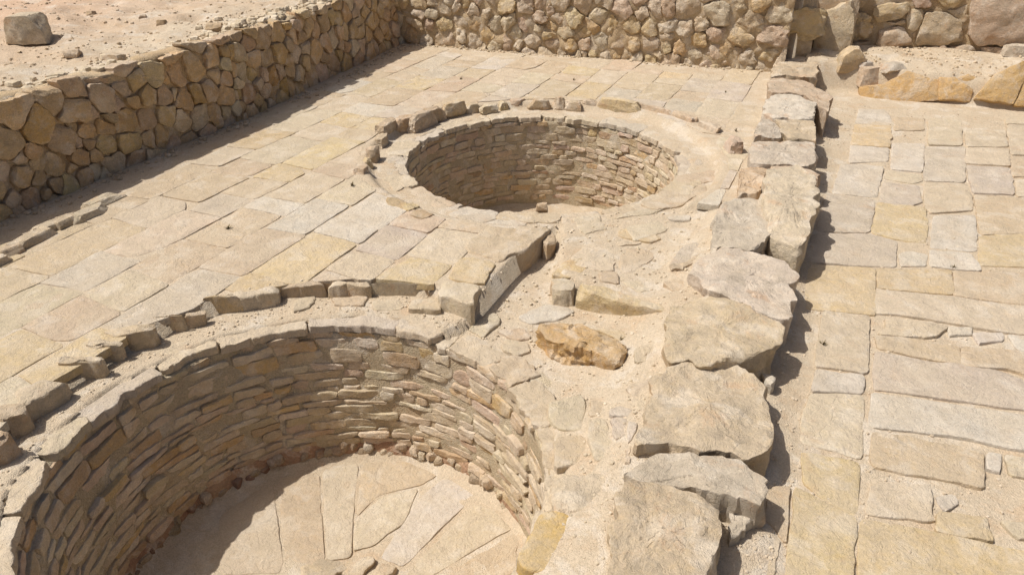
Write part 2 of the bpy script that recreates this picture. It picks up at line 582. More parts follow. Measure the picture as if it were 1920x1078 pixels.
def ground_z(P):
    x, y = P[:, 0], P[:, 1]
    n3 = np.c_[P, np.zeros(len(P))]
    z = np.full(len(P), -0.002)
    z = z + fbm(n3, 1.3, 4, 3) * 0.005 + fbm(n3, 7.0, 2, 9) * 0.003
    # ledges round the vats
    d1 = np.hypot(*(P - C1).T)
    d2 = np.hypot(*(P - C2).T)
    z = np.where(d1 < kerb_r(np.arctan2(y - C1[1], x - C1[0])), Z_LEDGE + fbm(n3, 4, 3, 21) * 0.012 + 0.012, z)
    a2 = np.arctan2(y - C2[1], x - C2[0])
    z = z + (Z_LEDGE2 - z) * (1 - sstep(K2 - 0.02, K2 + 0.05, d2)) + 0 * a2
    # sunken strip
    s = poly_sdf(P, MIDP)
    mid = Z_MID + 0.10 * sstep(-1.6, -0.7, x) + fbm(n3, 2.2, 4, 31) * 0.011
    z = np.where(s < 0.0, mid, z)
    s2 = poly_sdf(P, UPMID)
    z = z + (-0.075 + fbm(n3, 2.2, 4, 33) * 0.016 - z) * (1 - sstep(-0.05, 0.05, s2))
    # soil packed round the blocks of the dividing wall
    wx = wall_x(y)
    tz = np.interp(y, [1.0, 4.0, 5.0, 6.5, 8.0, 12.5], [0.03, 0.02, 0.05, 0.09, 0.12, 0.12]) - 0.035 + fbm(n3, 4.0, 4, 61) * 0.022
    nearw = (x > wx - 0.9) & (x < wx + 0.10)
    lft = np.where(y < 6.9, sstep(-0.75, -0.22, x - wx), sstep(-0.22, -0.16, x - wx))
    z = np.where(nearw, z + np.maximum(tz - z, 0) * lft, z)
    # lower court right of the block wall
    right = x > wx + 0.10
    zr = Z_R + fbm(n3, 1.8, 5, 41) * 0.010 + fbm(n3, 9.0, 2, 43) * 0.005
    zr = zr + 0.035 * (1 - sstep(0.32, 0.62, x - wx)) * (1 + 0.6 * fbm(n3, 3.0, 3, 47))
    ledge = sstep(Y_STEP + 0.12, Y_STEP + 0.36, y)
    zr = zr + ledge * (0.38 + 0.09 * sstep(Y_STEP + 0.4, Y_STEP + 1.3, y) + fbm(n3, 2.5, 4, 45) * 0.03)
    z = np.where(right, zr, z)
    # terrace behind the left wall, and the fill behind the back walls
    lx = left_x(y)
    terr = Z_TERR + 0.05 + 0.05 * sstep(6, 11, y) + fbm(n3, 0.35, 4, 51) * 0.10 + fbm(n3, 2.6, 5, 53) * 0.034 - 0.012 * np.maximum(lx - x - 1, 0) + 0.05 * fbm(n3, 0.08, 3, 57) * np.clip((lx - x) / 6, 0, 12)
    k = x < lx - 0.22
    z = np.where(k, terr, z)
    by = np.where(x < -0.9, back_y(x) + 0.3, Y_STEP + 2.2)
    z = np.where((y > by) & ~k, 1.25 + fbm(n3, 0.3, 4, 55) * 0.08, z)
    return z

def axis(lo, hi, step, far):
    a = [lo]
    s = step
    while a[-1] > -far:
        s *= 1.13
        a.append(a[-1] - s)
    b = [hi]
    s = step
    while b[-1] < far:
        s *= 1.13
        b.append(b[-1] + s)
    mid = np.arange(lo, hi, step)
    return np.concatenate([np.array(a[:0:-1]), mid, np.array(b)])

def build_ground():
    xs = axis(-10.5, 4.2, 0.036, 500)
    ys = axis(0.4, 14.2, 0.036, 500)
    X, Y = np.meshgrid(xs, ys, indexing='ij')
    P = np.c_[X.ravel(), Y.ravel()]
    Z = ground_z(P)
    nx, ny = len(xs), len(ys)
    i = np.arange(nx - 1)[:, None] * ny + np.arange(ny - 1)[None, :]
    quads = np.stack([i, i + ny, i + ny + 1, i + 1], -1).reshape(-1, 4)
    cen = P[quads].mean(1)
    keep = (np.hypot(*(cen - C1).T) > R1 + 0.045) & (np.hypot(*(cen - C2).T) > R2 + 0.045)
    quads = quads[keep]
    for C, R in ((C1, R1), (C2, R2)):                    # the sand runs out evenly on the rim slabs
        d = P - C
        r_ = np.hypot(*d.T)
        a_ = np.arctan2(d[:, 1], d[:, 0])
        lim = R + 0.085 + 0.03 * vnoise(np.c_[np.cos(a_) * 6, np.sin(a_) * 6, np.zeros(len(a_))], 5)
        k = (r_ < lim) & (r_ > R - 0.2)
        P[k] = C + d[k] / r_[k][:, None] * lim[k][:, None]
        Z = np.where(k, ground_z(P) - 0.03, Z)
    me = bpy.data.meshes.new('ground')
    V = np.c_[P, Z]
    me.vertices.add(len(V))
    me.vertices.foreach_set('co', V.ravel())
    me.loops.add(len(quads) * 4)
    me.loops.foreach_set('vertex_index', quads.ravel().astype(np.int32))
    me.polygons.add(len(quads))
    me.polygons.foreach_set('loop_start', np.arange(0, len(quads) * 4, 4, dtype=np.int32))
    me.polygons.foreach_set('use_smooth', np.ones(len(quads), bool))
    me.materials.append(M['sand'])
    me.update(calc_edges=True)
    me.validate()
    o = bpy.data.objects.new('ground', me)
    COL.objects.link(o)
    o['kind'] = 'structure'
    return o

ground = build_ground()

def gz(x, y):
    return float(ground_z(np.array([[x, y]]))[0])

# ------------------------------------------------------------------ rubble walls
def power_cells(seeds, bounds, gap=0.0):
    """cells of a weighted Voronoi diagram, each shrunk by gap/2, inside the bounds polygon (convex)"""
    S = np.array([s[:2] for s in seeds])
    W = np.array([s[2] ** 2 for s in seeds])
    cells = []
    for i in range(len(S)):
        poly = [np.array(b, float) for b in bounds]
        d2 = ((S - S[i]) ** 2).sum(1)
        for j in np.argsort(d2)[1:30]:
            e = S[j] - S[i]
            L = math.sqrt(e @ e)
            if L < 1e-6:
                continue
            n = e / L
            off = (d2[j] + W[i] - W[j]) / (2 * L) - gap / 2
            out = []
            for a, b in zip(poly, poly[1:] + poly[:1]):
                da, db = (a - S[i]) @ n - off, (b - S[i]) @ n - off
                if da <= 0:
                    out.append(a)
                if da * db < 0:
                    out.append(a + (b - a) * (da / (da - db)))
            poly = out
            if len(poly) < 3:
                break
        cells.append(np.array(poly) if len(poly) >= 3 else None)
    return cells

def clip_half(poly, n, off):
    out = []
    P = [np.array(q, float) for q in poly]
    for a, b in zip(P, P[1:] + P[:1]):
        da, db = a @ n - off, b @ n - off
        if da <= 0:
            out.append(a)
        if da * db < 0:
            out.append(a + (b - a) * (da / (da - db)))
    return np.array(out) if len(out) >= 3 else None

# --- left wall -----------------------------------------------------
LW = []
LW += crop(0, 150, .2597, [(100,230,130),(270,330,130),(50,460,120),(250,535,50),(170,590,40),(265,590,35),(30,660,60),(180,690,90),(410,615,90),(460,440,110),(550,220,110),(385,150,60),(540,90,60),(760,150,110),(680,240,35),(550,330,30),(640,360,70),(575,455,30),(640,460,35),(600,570,70),(760,340,65),(790,270,50),(860,170,60),(960,170,35),(920,60,55),(985,30,50),(775,480,85),(930,290,95),(1075,130,75),(1140,420,95),(950,460,70),(820,590,85),(690,545,30),(615,700,60),(705,650,45),(540,650,35),(510,755,65),(420,760,45),(290,730,45),(350,820,40),(230,850,85),(100,870,60),(30,820,60),(20,950,60),(130,920,35),(1000,590,85),(1110,570,30),(760,660,30),(380,860,40),(1090,280,85)])
LW += crop(280, 40, .2412, [(60,420,75),(220,410,85),(370,360,110),(500,290,70),(610,240,55),(700,250,45),(790,180,55),(810,290,55),(890,150,60),(920,290,65),(1030,240,70),(1020,100,70),(620,340,60),(530,420,35),(610,450,65),(730,380,55),(830,410,55),(905,420,25),(855,465,20),(975,430,55),(1040,405,22),(690,500,30),(610,580,75),(700,570,25),(790,560,75),(910,540,55),(1080,500,80),(475,530,65),(375,570,45),(270,600,75),(135,570,60),(140,740,60),(270,790,85),(405,750,80),(530,730,60),(610,710,35),(700,680,55),(815,690,45),(860,625,20),(910,660,40),(1035,620,55),(955,640,25),(90,900,100),(190,930,45),(320,920,50),(460,865,35),(90,1020,40),(650,770,40),(730,760,30),(150,450,35),(200,560,20)])
LW += crop(520, 0, .1855, [(300,140,50),(190,250,45),(330,260,80),(490,220,90),(630,180,75),(730,140,45),(810,120,50),(910,110,50),(1040,90,40),(1120,150,70),(180,350,55),(450,70,70),(620,50,60),(850,30,70),(1000,40,60),(840,215,35),(960,230,60),(860,310,45),(780,300,50),(700,350,50),(580,390,55),(510,430,40),(640,330,30),(400,510,95),(215,540,75),(120,610,35),(60,740,25),(150,720,50),(130,860,85),(250,760,40),(360,790,65),(480,710,60),(600,640,95),(720,620,60),(785,500,35),(880,470,55),(830,600,50),(940,340,35),(950,550,65),(1080,510,65),(1035,370,60),(1090,280,40),(1210,300,90),(1200,450,55),(1270,100,80),(240,910,50),(600,790,40),(1150,30,60)])

def left_wall():
    root = empty('rubble_wall', (-7.1, 6.5, 0))
    tag(root, 'long shaded dry-stone rubble wall holding up the gravel terrace', 'wall')
    A, B = LEFT_BASE[1], LEFT_BASE[3]
    # straight stretches, the far one turning slightly towards the corner
    segs = [(np.array([-7.02, 0.2]), np.array([-7.06, 7.2])), (np.array([-7.06, 7.2]), np.array([-7.58, 12.05]))]
    off = 0.0
    for si, (a, b) in enumerate(segs):
        L = float(np.hypot(*(b - a)))
        u = np.array([*(b - a) / L, 0])
        up = np.array([0.03, 0, 1.0]); up /= np.linalg.norm(up)
        lean = np.array([-0.05, 0, 1.0])
        n = np.cross(u, lean); n = n / np.linalg.norm(n)          # outward, to the court
        v = np.cross(n, u)
        seeds = []
        for (x, y, r) in LW:
            p = on_plane(x, y, (a[0], a[1], 0), n)
            q = p - np.array([a[0], a[1], 0])
            su, sv = q @ u, q @ v
            if -0.05 <= su <= L + 0.05:
                dist = np.linalg.norm(p - CAM)
                seeds.append((su, sv, 0.72 * r * (0.2597 if x < 320 else 0.2412 if x < 540 else 0.1855) * dist / F_PX))
        if si == 0:                                               # out of the frame: carry on in the same manner
            lim = min(s[0] for s in seeds) - 0.12
            yy = 0.1
            while yy < 1.05:
                xx = rng.uniform(0, .2)
                while xx < lim:
                    seeds.append((xx, yy + rng.uniform(-.05, .05), rng.uniform(.06, .13)))
                    xx += rng.uniform(.2, .34)
                yy += 0.23
        # fill the gaps left between traced stones
        S = np.array([s[:2] for s in seeds])
        for k in range(900):
            q = np.array([rng.uniform(0, L), rng.uniform(0.02, 1.05)])
            dd = np.hypot(*(np.array([s[:2] for s in seeds]) - q).T).min()
            if dd > 0.27:
                seeds.append((q[0], q[1], 0.05))
            elif k > 300 and min(math.hypot(t_[0] - q[0], t_[1] - q[1]) - t_[2] for t_ in seeds) > 0.10:
                seeds.append((q[0], q[1], 0.02))
        cells = power_cells(seeds, [(-0.0, -0.08), (L, -0.08), (L, 1.4), (0, 1.4)], 0.010)
        for s, c in zip(seeds, cells):
            if c is None:
                continue
            top = Z_TERR + 0.04 + 0.03 * math.sin(s[0] * 2.1 + si) + 0.055 * (s[0] / L if si else 0.2) + rng.uniform(-.045, .055)
            sl = rng.uniform(-.22, .22)
            c = clip_half(c, np.array([sl, 1.0]), top + sl * s[0])
            if c is None or abs(area(c)) < 0.0025:
                continue
            cc = centroid(c)
            size = math.sqrt(abs(area(c)))
            prow = rng.uniform(-0.025, 0.035)
            V, Fc = stone(c - cc, 0.17, rnd=min(0.010, size * .05), dome=size * 0.02, amp=0.013, freq=7, edge=0.016, facets=rng.randint(5, 8), cmax=0.045,
                          cut=(0.45, 0.9), steep=(8, 55), res=0.026, nr=5, seed=nseed(), tilt=(rng.uniform(-.08, .08), rng.uniform(-.12, .05)), mmax=44)
            o3 = np.array([a[0], a[1], 0]) + u * cc[0] + v * cc[1] + n * (prow - 0.01)
            base = pick((TAN, 2), (GOLD, 5), (BROWN, 3), (YEL, 1.2), (PINK, 1.4), (OCH, .4), (CREAM, .8))
            mesh_obj('stone', V, Fc, 'rubble', root, frame(o3, u, v, n), tone(base, 10, 1.04), sharp=20)
        # earth core behind the face
        nu, nv = int(L / 0.05), 24
        Vc = []
        for i in range(nu + 1):
            for j in range(nv + 1):
                Vc.append((i / nu * L, -0.1 + j / nv * (Z_TERR + 0.11), 0.0))
        Vc = np.array(Vc)
        dz = -0.06 + fbm(Vc, 9, 3, 71) * 0.016
        W = np.array([a[0], a[1], 0]) + Vc[:, :1] * u + Vc[:, 1:2] * v + dz[:, None] * n
        # top strip running back into the terrace
        back = []
        for i in range(nu + 1):
            p = np.array([a[0], a[1], 0]) + (i / nu * L) * u
            for w_, h_ in ((-0.12, 1.0), (-0.26, 1.035), (-0.42, 0.9)):
                q = p + n * w_
                back.append((q[0], q[1], (Z_TERR + 0.02) * h_ + 0.03 * float(vnoise(np.array([[q[0] * 5, q[1] * 5, 1.1]]), 4)[0])))
        nb = len(W)
        W = np.vstack([W, back])
        Fc = [(i * (nv + 1) + j, (i + 1) * (nv + 1) + j, (i + 1) * (nv + 1) + j + 1, i * (nv + 1) + j + 1) for i in range(nu) for j in range(nv)]
        for i in range(nu):
            t0, t1 = i * (nv + 1) + nv, (i + 1) * (nv + 1) + nv
            b0, b1 = nb + 3 * i, nb + 3 * (i + 1)
            Fc.append((t0, t1, b1, b0))
            Fc += [(b0 + k, b1 + k, b1 + k + 1, b0 + k + 1) for k in (0, 1)]
        mesh_obj('earth_core', W, Fc, 'mortar', root)
    return root

left_wall()

# --- back wall -----------------------------------------------------
BW = crop(760, 0, .1875, [(150,40,60),(280,40,40),(410,90,70),(150,130,50),(265,130,50),(430,15,50),(530,60,35),(600,50,30),(690,90,50),(810,100,55),(560,190,90),(385,260,75),(240,250,60),(130,250,50),(80,330,50),(235,380,45),(340,400,45),(450,400,70),(550,360,50),(710,250,60),(700,410,80),(820,370,40),(900,250,55),(910,460,90),(860,20,60),(1000,40,60),(1040,240,55),(1100,320,45),(1200,240,55),(1120,460,55),(1035,440,25),(1280,420,75),(1210,550,60),(1350,180,75),(1340,280,40),(1460,280,40),(1440,90,35),(1220,50,70),(1360,50,60),(1530,40,80),(1520,190,35),(1690,180,75),(1600,310,75),(1440,345,40),(1480,440,85),(1410,550,65),(1560,570,60),(1670,460,75),(1640,600,20),(1730,580,40),(1820,300,75),(1810,460,40),(1800,550,30),(1790,40,80),(450,500,35),(560,500,35),(1090,555,30),(770,515,25),(740,40,50)])
BW += crop(1100, 0, .1979, [(110,130,85),(350,120,90),(150,20,40),(500,40,35),(240,240,60),(430,230,60),(600,260,75),(520,110,35),(660,100,65),(760,80,55),(940,90,85),(760,260,55),(950,270,75),(1240,140,130),(1090,220,40),(1460,30,60),(1560,200,100),(1640,30,50),(1800,120,90),(1220,320,65),(1450,350,100),(1760,340,95),(30,270,50),(115,410,75),(310,390,95),(440,440,35),(610,440,90),(770,360,40),(760,455,35),(890,440,75),(1060,400,65),(1040,520,70),(1220,530,75),(1330,480,45),(1410,500,30),(1530,550,75),(1700,530,75),(1650,660,65),(1530,665,22),(1440,665,35),(1310,660,55),(1310,610,20),(1220,640,22),(1110,630,65),(990,620,35),(810,580,110),(690,505,20),(600,580,60),(480,570,45),(370,540,50),(300,525,20),(190,560,75),(60,520,35),(30,590,35),(370,600,40)])

def back_wall():
    root = empty('rubble_wall', (-4.2, 12.4, 0))
    tag(root, 'sunlit rubble wall of rounded stones in tan mortar behind the paved court', 'wall')
    a, b = BACK_A + np.array([-0.3, -0.03]), BACK_B
    L = float(np.hypot(*(b - a)))
    u = np.array([*(b - a) / L, 0])
    lean = np.array([0, 0.05, 1.0])
    n = np.cross(u, lean); n = n / np.linalg.norm(n)
    v = np.cross(n, u)
    A3 = np.array([a[0], a[1], 0])
    seeds = []
    for (x, y, r) in BW:
        p = on_plane(x, y, A3, n)
        q = p - A3
        su, sv = q @ u, q @ v
        if 0 <= su <= L:
            seeds.append((su, sv, 0.5 * r * 0.192 * np.linalg.norm(p - CAM) / F_PX))
    for k in range(2500):
        q = np.array([rng.uniform(0, L), rng.uniform(0.02, 1.7)])
        dd = np.hypot(*(np.array([s[:2] for s in seeds]) - q).T).min()
        if dd > (0.29 if q[1] < 1.05 else 0.31):
            seeds.append((q[0], q[1], 0.06))
    cells = power_cells(seeds, [(0, -0.06), (L, -0.06), (L, 1.62), (0, 1.62)], 0.024)
    for s, c in zip(seeds, cells):
        if c is None or abs(area(c)) < 0.002:
            continue
        cc = centroid(c)
        size = math.sqrt(abs(area(c)))
        c = (c - cc) * rng.uniform(0.92, 1.04)
        V, Fc = stone(c, 0.10, rnd=min(0.016, size * .07), dome=size * 0.05, amp=0.024, freq=8, edge=0.022, facets=rng.randint(5, 8), cmax=0.05,
                      cut=(0.45, 0.9), steep=(10, 60), res=0.026, nr=5, seed=nseed(), tilt=(rng.uniform(-.15, .15), rng.uniform(-.2, .12)), mmax=40)
        o3 = A3 + u * cc[0] + v * cc[1] + n * rng.uniform(0.012, 0.06)
        base = pick((TAN, 4), (PINK, 2.5), (GOLD, 1.2), (YEL, 2), (CREAM, 2.5))
        mesh_obj('stone', V, Fc, 'rubble', root, frame(o3, u, v, n), tone(base, 6, 1.04), sharp=20)
    nu, nv = int(L / 0.035), 46
    g = np.array([(i / nu * L, -0.08 + j / nv * 1.68, 0.0) for i in range(nu + 1) for j in range(nv + 1)])
    dz = 0.006 + fbm(g, 6, 4, 77) * 0.034
    W = A3 + g[:, :1] * u + g[:, 1:2] * v + dz[:, None] * n
    nb = len(W)
    W = np.vstack([W, [A3 + (i / nu * L) * u + 1.6 * v - n * 0.5 for i in range(nu + 1)]])
    Fc = [(i * (nv + 1) + j, (i + 1) * (nv + 1) + j, (i + 1) * (nv + 1) + j + 1, i * (nv + 1) + j + 1) for i in range(nu) for j in range(nv)]
    Fc += [(i * (nv + 1) + nv, (i + 1) * (nv + 1) + nv, nb + i + 1, nb + i) for i in range(nu)]
    ne = len(W)
    W = np.vstack([W, [A3 + L * u + (-0.08 + j / nv * 1.68) * v - n * (1.9 + .03 * math.sin(j)) for j in range(nv + 1)]])
    Fc += [(nu * (nv + 1) + j, ne + j, ne + j + 1, nu * (nv + 1) + j + 1) for j in range(nv)]
    mesh_obj('mortar', W, Fc, 'mortar', root)
back_wall()

# --- boulder wall on the ledge behind the lower court ---------------
def boulder_wall():
    Zl = Z_R + 0.40
    p0 = at(1700, 96, Zl)
    root = empty('boulder_wall', (p0[0], p0[1] + 0.2, Zl))
    tag(root, 'wall of big split boulders standing above the yellow stone step', 'wall')
    u = np.array([0.994, 0.11, 0.0]); u /= np.linalg.norm(u)
    n = np.cross(u, np.array([0, 0.04, 1.0])); n /= np.linalg.norm(n)
    v = np.cross(n, u)
    def piece(pts, color, prow=0.0, **kw):
        P = np.array([((on_plane(1460 + .2396 * x, .2396 * y, p0, n) - p0) @ u, (on_plane(1460 + .2396 * x, .2396 * y, p0, n) - p0) @ v) for x, y in pts])
        c = centroid(P)
        size = math.sqrt(abs(area(P)))
        a = dict(rnd=0.022, dome=size * .05, amp=0.024, freq=5, edge=0.014, facets=8, cmax=.07, cut=(0.45, 0.9), steep=(8, 55), res=0.03, nr=8, seed=nseed(), mmax=60)
        a.update(kw)
        V, Fc = stone(P - c, 0.25, **a)
        mesh_obj('boulder', V, Fc, 'block', root, frame(p0 + u * c[0] + v * c[1] + n * prow, u, v, n), color, sharp=20)
    piece([(750,60),(860,20),(1035,20),(1030,80),(930,150),(770,185),(740,120)], tone(YEL, 5, .95), .06)
    piece([(755,225),(930,205),(990,220),(1050,365),(900,395),(770,385)], tone(PINK, 5, .97), .05)
    piece([(815,185),(915,170),(985,160),(980,205),(860,208)], tone(TAN), .0)
    piece([(1010,90),(1060,75),(1140,85),(1130,200),(1040,240),(1000,220)], tone(TAN), .03)
    piece([(1030,250),(1090,240),(1080,300),(1060,340)], tone(PINK), .0)
    piece([(1150,100),(1280,90),(1400,140),(1480,280),(1460,325),(1200,365),(1065,370),(1090,270)], tone(TAN, 5), .07)
    piece([(1040,-40),(1200,-40),(1195,60),(1060,75)], tone(PINK), .04)
    piece([(1210,-40),(1470,-40),(1440,30),(1390,75),(1280,55)], tone(YEL), .04)
    piece([(1290,75),(1400,85),(1485,40),(1500,170),(1480,240),(1400,150)], tone(TAN), .0)
    piece([(1510,-60),(1700,-80),(2150,-80),(2150,360),(1880,350),(1560,360),(1480,300),(1505,120)], tone(PINK, 4), .10, nr=10)
    piece([(2160,-60),(2600,-80),(2620,350),(2170,370)], tone(TAN), .06)
    piece([(2640,-80),(3100,-80),(3120,350),(2640,360)], tone(YEL), .06)
    piece([(490,180),(560,110),(690,90),(725,180),(720,280),(600,330),(500,340),(470,280)], tone(YEL, 5), .09, amp=0.035, freq=11)
    piece([(470,340),(560,335),(720,320),(740,380),(480,400)], tone(TAN), .05)
    piece([(480,-60),(720,-60),(700,80),(560,100),(480,170)], tone(TAN), .0)
    piece([(1195,370),(1300,355),(1300,395),(1210,400)], tone(TAN), .06)
    piece([(1310,370),(1500,350),(1545,400),(1500,425),(1310,415)], tone(TAN), .08)
    piece([(1560,370),(1880,365),(1900,430),(1600,430)], tone(PINK), .05)
    # upper course, above the picture
    x = 480
    while x < 3000:
        w = rng.uniform(240, 460)
        piece([(x, -95), (x + w - 25, -95), (x + w - 30, -330 + rng.uniform(-40, 40)), (x + 10, -340)], tone(pick((TAN, 2), (PINK, 1), (YEL, 1))), .03)
        x += w
    nu, nv = 70, 24
    g = np.array([(-1.9 + i / nu * 7.4, -0.35 + j / nv * 1.75, 0.0) for i in range(nu + 1) for j in range(nv + 1)])
    dz = -0.045 + fbm(g, 6, 4, 79) * 0.03
    W = p0 + g[:, :1] * u + g[:, 1:2] * v + dz[:, None] * n
    Fc = [(i * (nv + 1) + j, (i + 1) * (nv + 1) + j, (i + 1) * (nv + 1) + j + 1, i * (nv + 1) + j + 1) for i in range(nu) for j in range(nv)]
    mesh_obj('mortar', W, Fc, 'mortar', root)
    for bx, by, dx, dz in ((-.98, 13.25, .62, 1.35), (-.42, 13.5, .66, 1.15), (-.75, 13.75, 1.2, 1.7)):
        Vr, Fr = rock(dx, .55, dz, 12, 6, .10, nseed(), squar=.8)
        mesh_obj('boulder', Vr, Fr, 'block', root, Matrix.Translation((bx, by, -.15)) @ Matrix.Rotation(rng.uniform(-.2, .2), 4, 'Z'), tone(TAN, 5), sharp=20)
    # yellow step at the edge of the court
    st = empty('stone_step', (1.2, Y_STEP, Z_R))
    tag(st, 'low step of split ochre slabs edging the lower court below the boulder wall', 'step')
    q0 = at(1780, 198, Z_R)
    un = np.array([0.997, 0.07, 0]); un /= np.linalg.norm(un)
    nn = np.cross(un, np.array([0, 0.55, 1.0])); nn /= np.linalg.norm(nn)
    vn = np.cross(nn, un)
    def ypiece(pts, color, prow=0.0):
        P = np.array([((on_plane(1460 + .2396 * x, .2396 * y, q0, nn) - q0) @ un, (on_plane(1460 + .2396 * x, .2396 * y, q0, nn) - q0) @ vn) for x, y in pts])
        P[:, 1] = np.where(P[:, 1] < 0.05, P[:, 1] - 0.05, P[:, 1])
        c = centroid(P)
        P = c + (P - c) * np.array([1.06, 1.0])
        V, Fc = stone(P - c, 0.30, rnd=0.012, dome=0.02, amp=0.012, freq=5, edge=0.008, facets=5, cmax=.05, cut=(0.5, 0.9), steep=(10, 30), soft=.02, res=0.03, nr=8, seed=nseed(), mmax=60)
        mesh_obj('step_slab', V, Fc, 'slab', st, frame(q0 + un * c[0] + vn * c[1] + nn * prow, un, vn, nn), color, sharp=20)
    ypiece([(640,680),(830,660),(1010,550),(1180,610),(1250,620),(1245,780),(900,800),(650,740)], tone(OCH, 3, 1.04))
    ypiece([(1262,600),(1380,605),(1520,700),(1500,800),(1257,785)], tone(OCH, 3, 1.04))
    ypiece([(1530,780),(1700,580),(1930,470),(1925,600),(1825,830)], tone(OCH, 3, 1.02), .06)
    ypiece([(1838,840),(1935,610),(2150,560),(2300,850)], tone(OCH, 3), .04)
    ypiece([(2310,850),(2330,600),(2700,580),(2720,860)], tone(OCH, 3), .02)
    ypiece([(1390,610),(1500,570),(1600,620),(1600,655),(1480,640)], tone(OCH, 3), -.06)
boulder_wall()

# ------------------------------------------------------------------ dividing wall of large blocks
def block_wall():
    root = empty('block_wall', (float(wall_x(6)), 6, 0))
    tag(root, 'low wall of big weathered blocks dividing the two paved courts', 'wall')
    S = (1280, 60, .4082)
    T = (1020, 360, .3711)
    U = (1000, 640, .4062)
    def blk(c0, pts, z, color, down=None, name='block', **kw):
        p = np.array([at(x, y, z)[:2] for x, y in crop(*c0, pts)])
        c = centroid(p)
        a = dict(rnd=0.006, dome=0.004, amp=0.014, freq=5.0, edge=0.026, facets=6, cmax=.04, ns=6, layer=.022, cut=(0.7, 0.97), steep=(48, 82), soft=.05, res=0.03, nr=12, seed=nseed(), mmax=100, batter=-0.03)
        a.update(kw)
        th = z - (down if down is not None else Z_R - 0.06)
        V, Fc = stone(p - c, th, **a)
        mesh_obj(name, V, Fc, 'block', root, Matrix.Translation((c[0], c[1], z)), color, sharp=20)
    blk(S, [(375,-60),(670,-60),(670,38),(520,36),(380,46)], .40, tone(TAN, 4))
    blk(S, [(445,50),(520,40),(640,85),(625,130),(430,132)], .17, tone(GREY, 4, 1.02))
    blk(S, [(430,138),(620,138),(625,205),(400,205)], .17, tone(TAN, 4))
    blk(S, [(400,212),(570,225),(690,300),(665,365),(620,335),(560,290),(395,282)], .17, tone(PINK, 4, .95))
    blk(S, [(395,290),(540,292),(615,325),(605,398),(430,392),(365,375)], .18, tone(WHITE, 3))
    blk(S, [(420,400),(600,404),(618,495),(485,488),(460,450)], .17, tone(TAN, 4, .98))
    blk(S, [(355,392),(455,430),(455,488),(325,480)], .16, tone(GREY, 4, .98))
    blk(S, [(320,496),(600,505),(620,560),(605,605),(310,602)], .17, tone(GREY, 3, 1.0), dome=.008, amp=.010)
    blk(S, [(275,618),(395,615),(352,745),(248,745)], .14, tone(BROWN, 4, 1.05))
    blk(S, [(395,612),(520,612),(630,650),(625,680),(590,660),(520,628),(400,632)], .13, tone(PINK, 4))
    blk(S, [(385,640),(520,632),(600,672),(624,735),(600,840),(565,960),(540,985),(410,925),(355,755)], .20, tone(CREAM, 4), tilt=(0, .05), facets=9)
    blk(S, [(400,945),(500,985),(510,1045),(450,1035)], .02, tone(GREY, 4, .9))
    blk(S, [(180,790),(250,762),(350,770),(400,850),(408,930),(345,1000),(130,990),(140,860)], .12, tone(GREY, 4, 1.0))
    blk(T, [(790,330),(900,292),(1080,302),(1200,350),(1278,420),(1262,520),(1235,640),(1180,660),(1000,560),(780,475),(745,400)], .10, tone(GREY, 3, 1.04), dome=.012)
    blk(T, [(655,570),(760,535),(1000,563),(1192,665),(1180,735),(1060,830),(940,860),(640,825),(600,770)], .12, tone(TAN, 3, 1.02), dome=.01, tilt=(0, .03), amp=.022)
    blk(U, [(590,110),(900,103),(1085,190),(1092,350),(1112,520),(980,548),(640,462),(470,490),(540,260)], .06, tone(TAN, 3, 1.0), amp=.020)
    blk(U, [(560,474),(960,550),(1085,645),(1080,695),(1040,750),(860,702),(680,642),(500,642),(430,602)], .05, tone(GREY, 3, .98))
    blk(U, [(440,655),(620,646),(830,705),(880,745),(880,900),(830,1130),(340,1130),(360,800)], .07, tone(TAN, 3, .97), amp=.018)
    blk(U, [(330,1140),(820,1140),(800,1500),(300,1500)], .05, tone(GREY, 3))
    blk(U, [(900,745),(960,755),(1015,810),(975,885),(905,905)], -.06, tone(WHITE, 3), name='packing_stone')
    blk(U, [(1060,130),(1110,140),(1110,190),(1075,185)], -.08, tone(WHITE, 3), name='packing_stone')
    blk(U, [(330,770),(420,770),(350,1000),(280,990)], -.08, tone(TAN, 3), name='packing_stone')
block_wall()

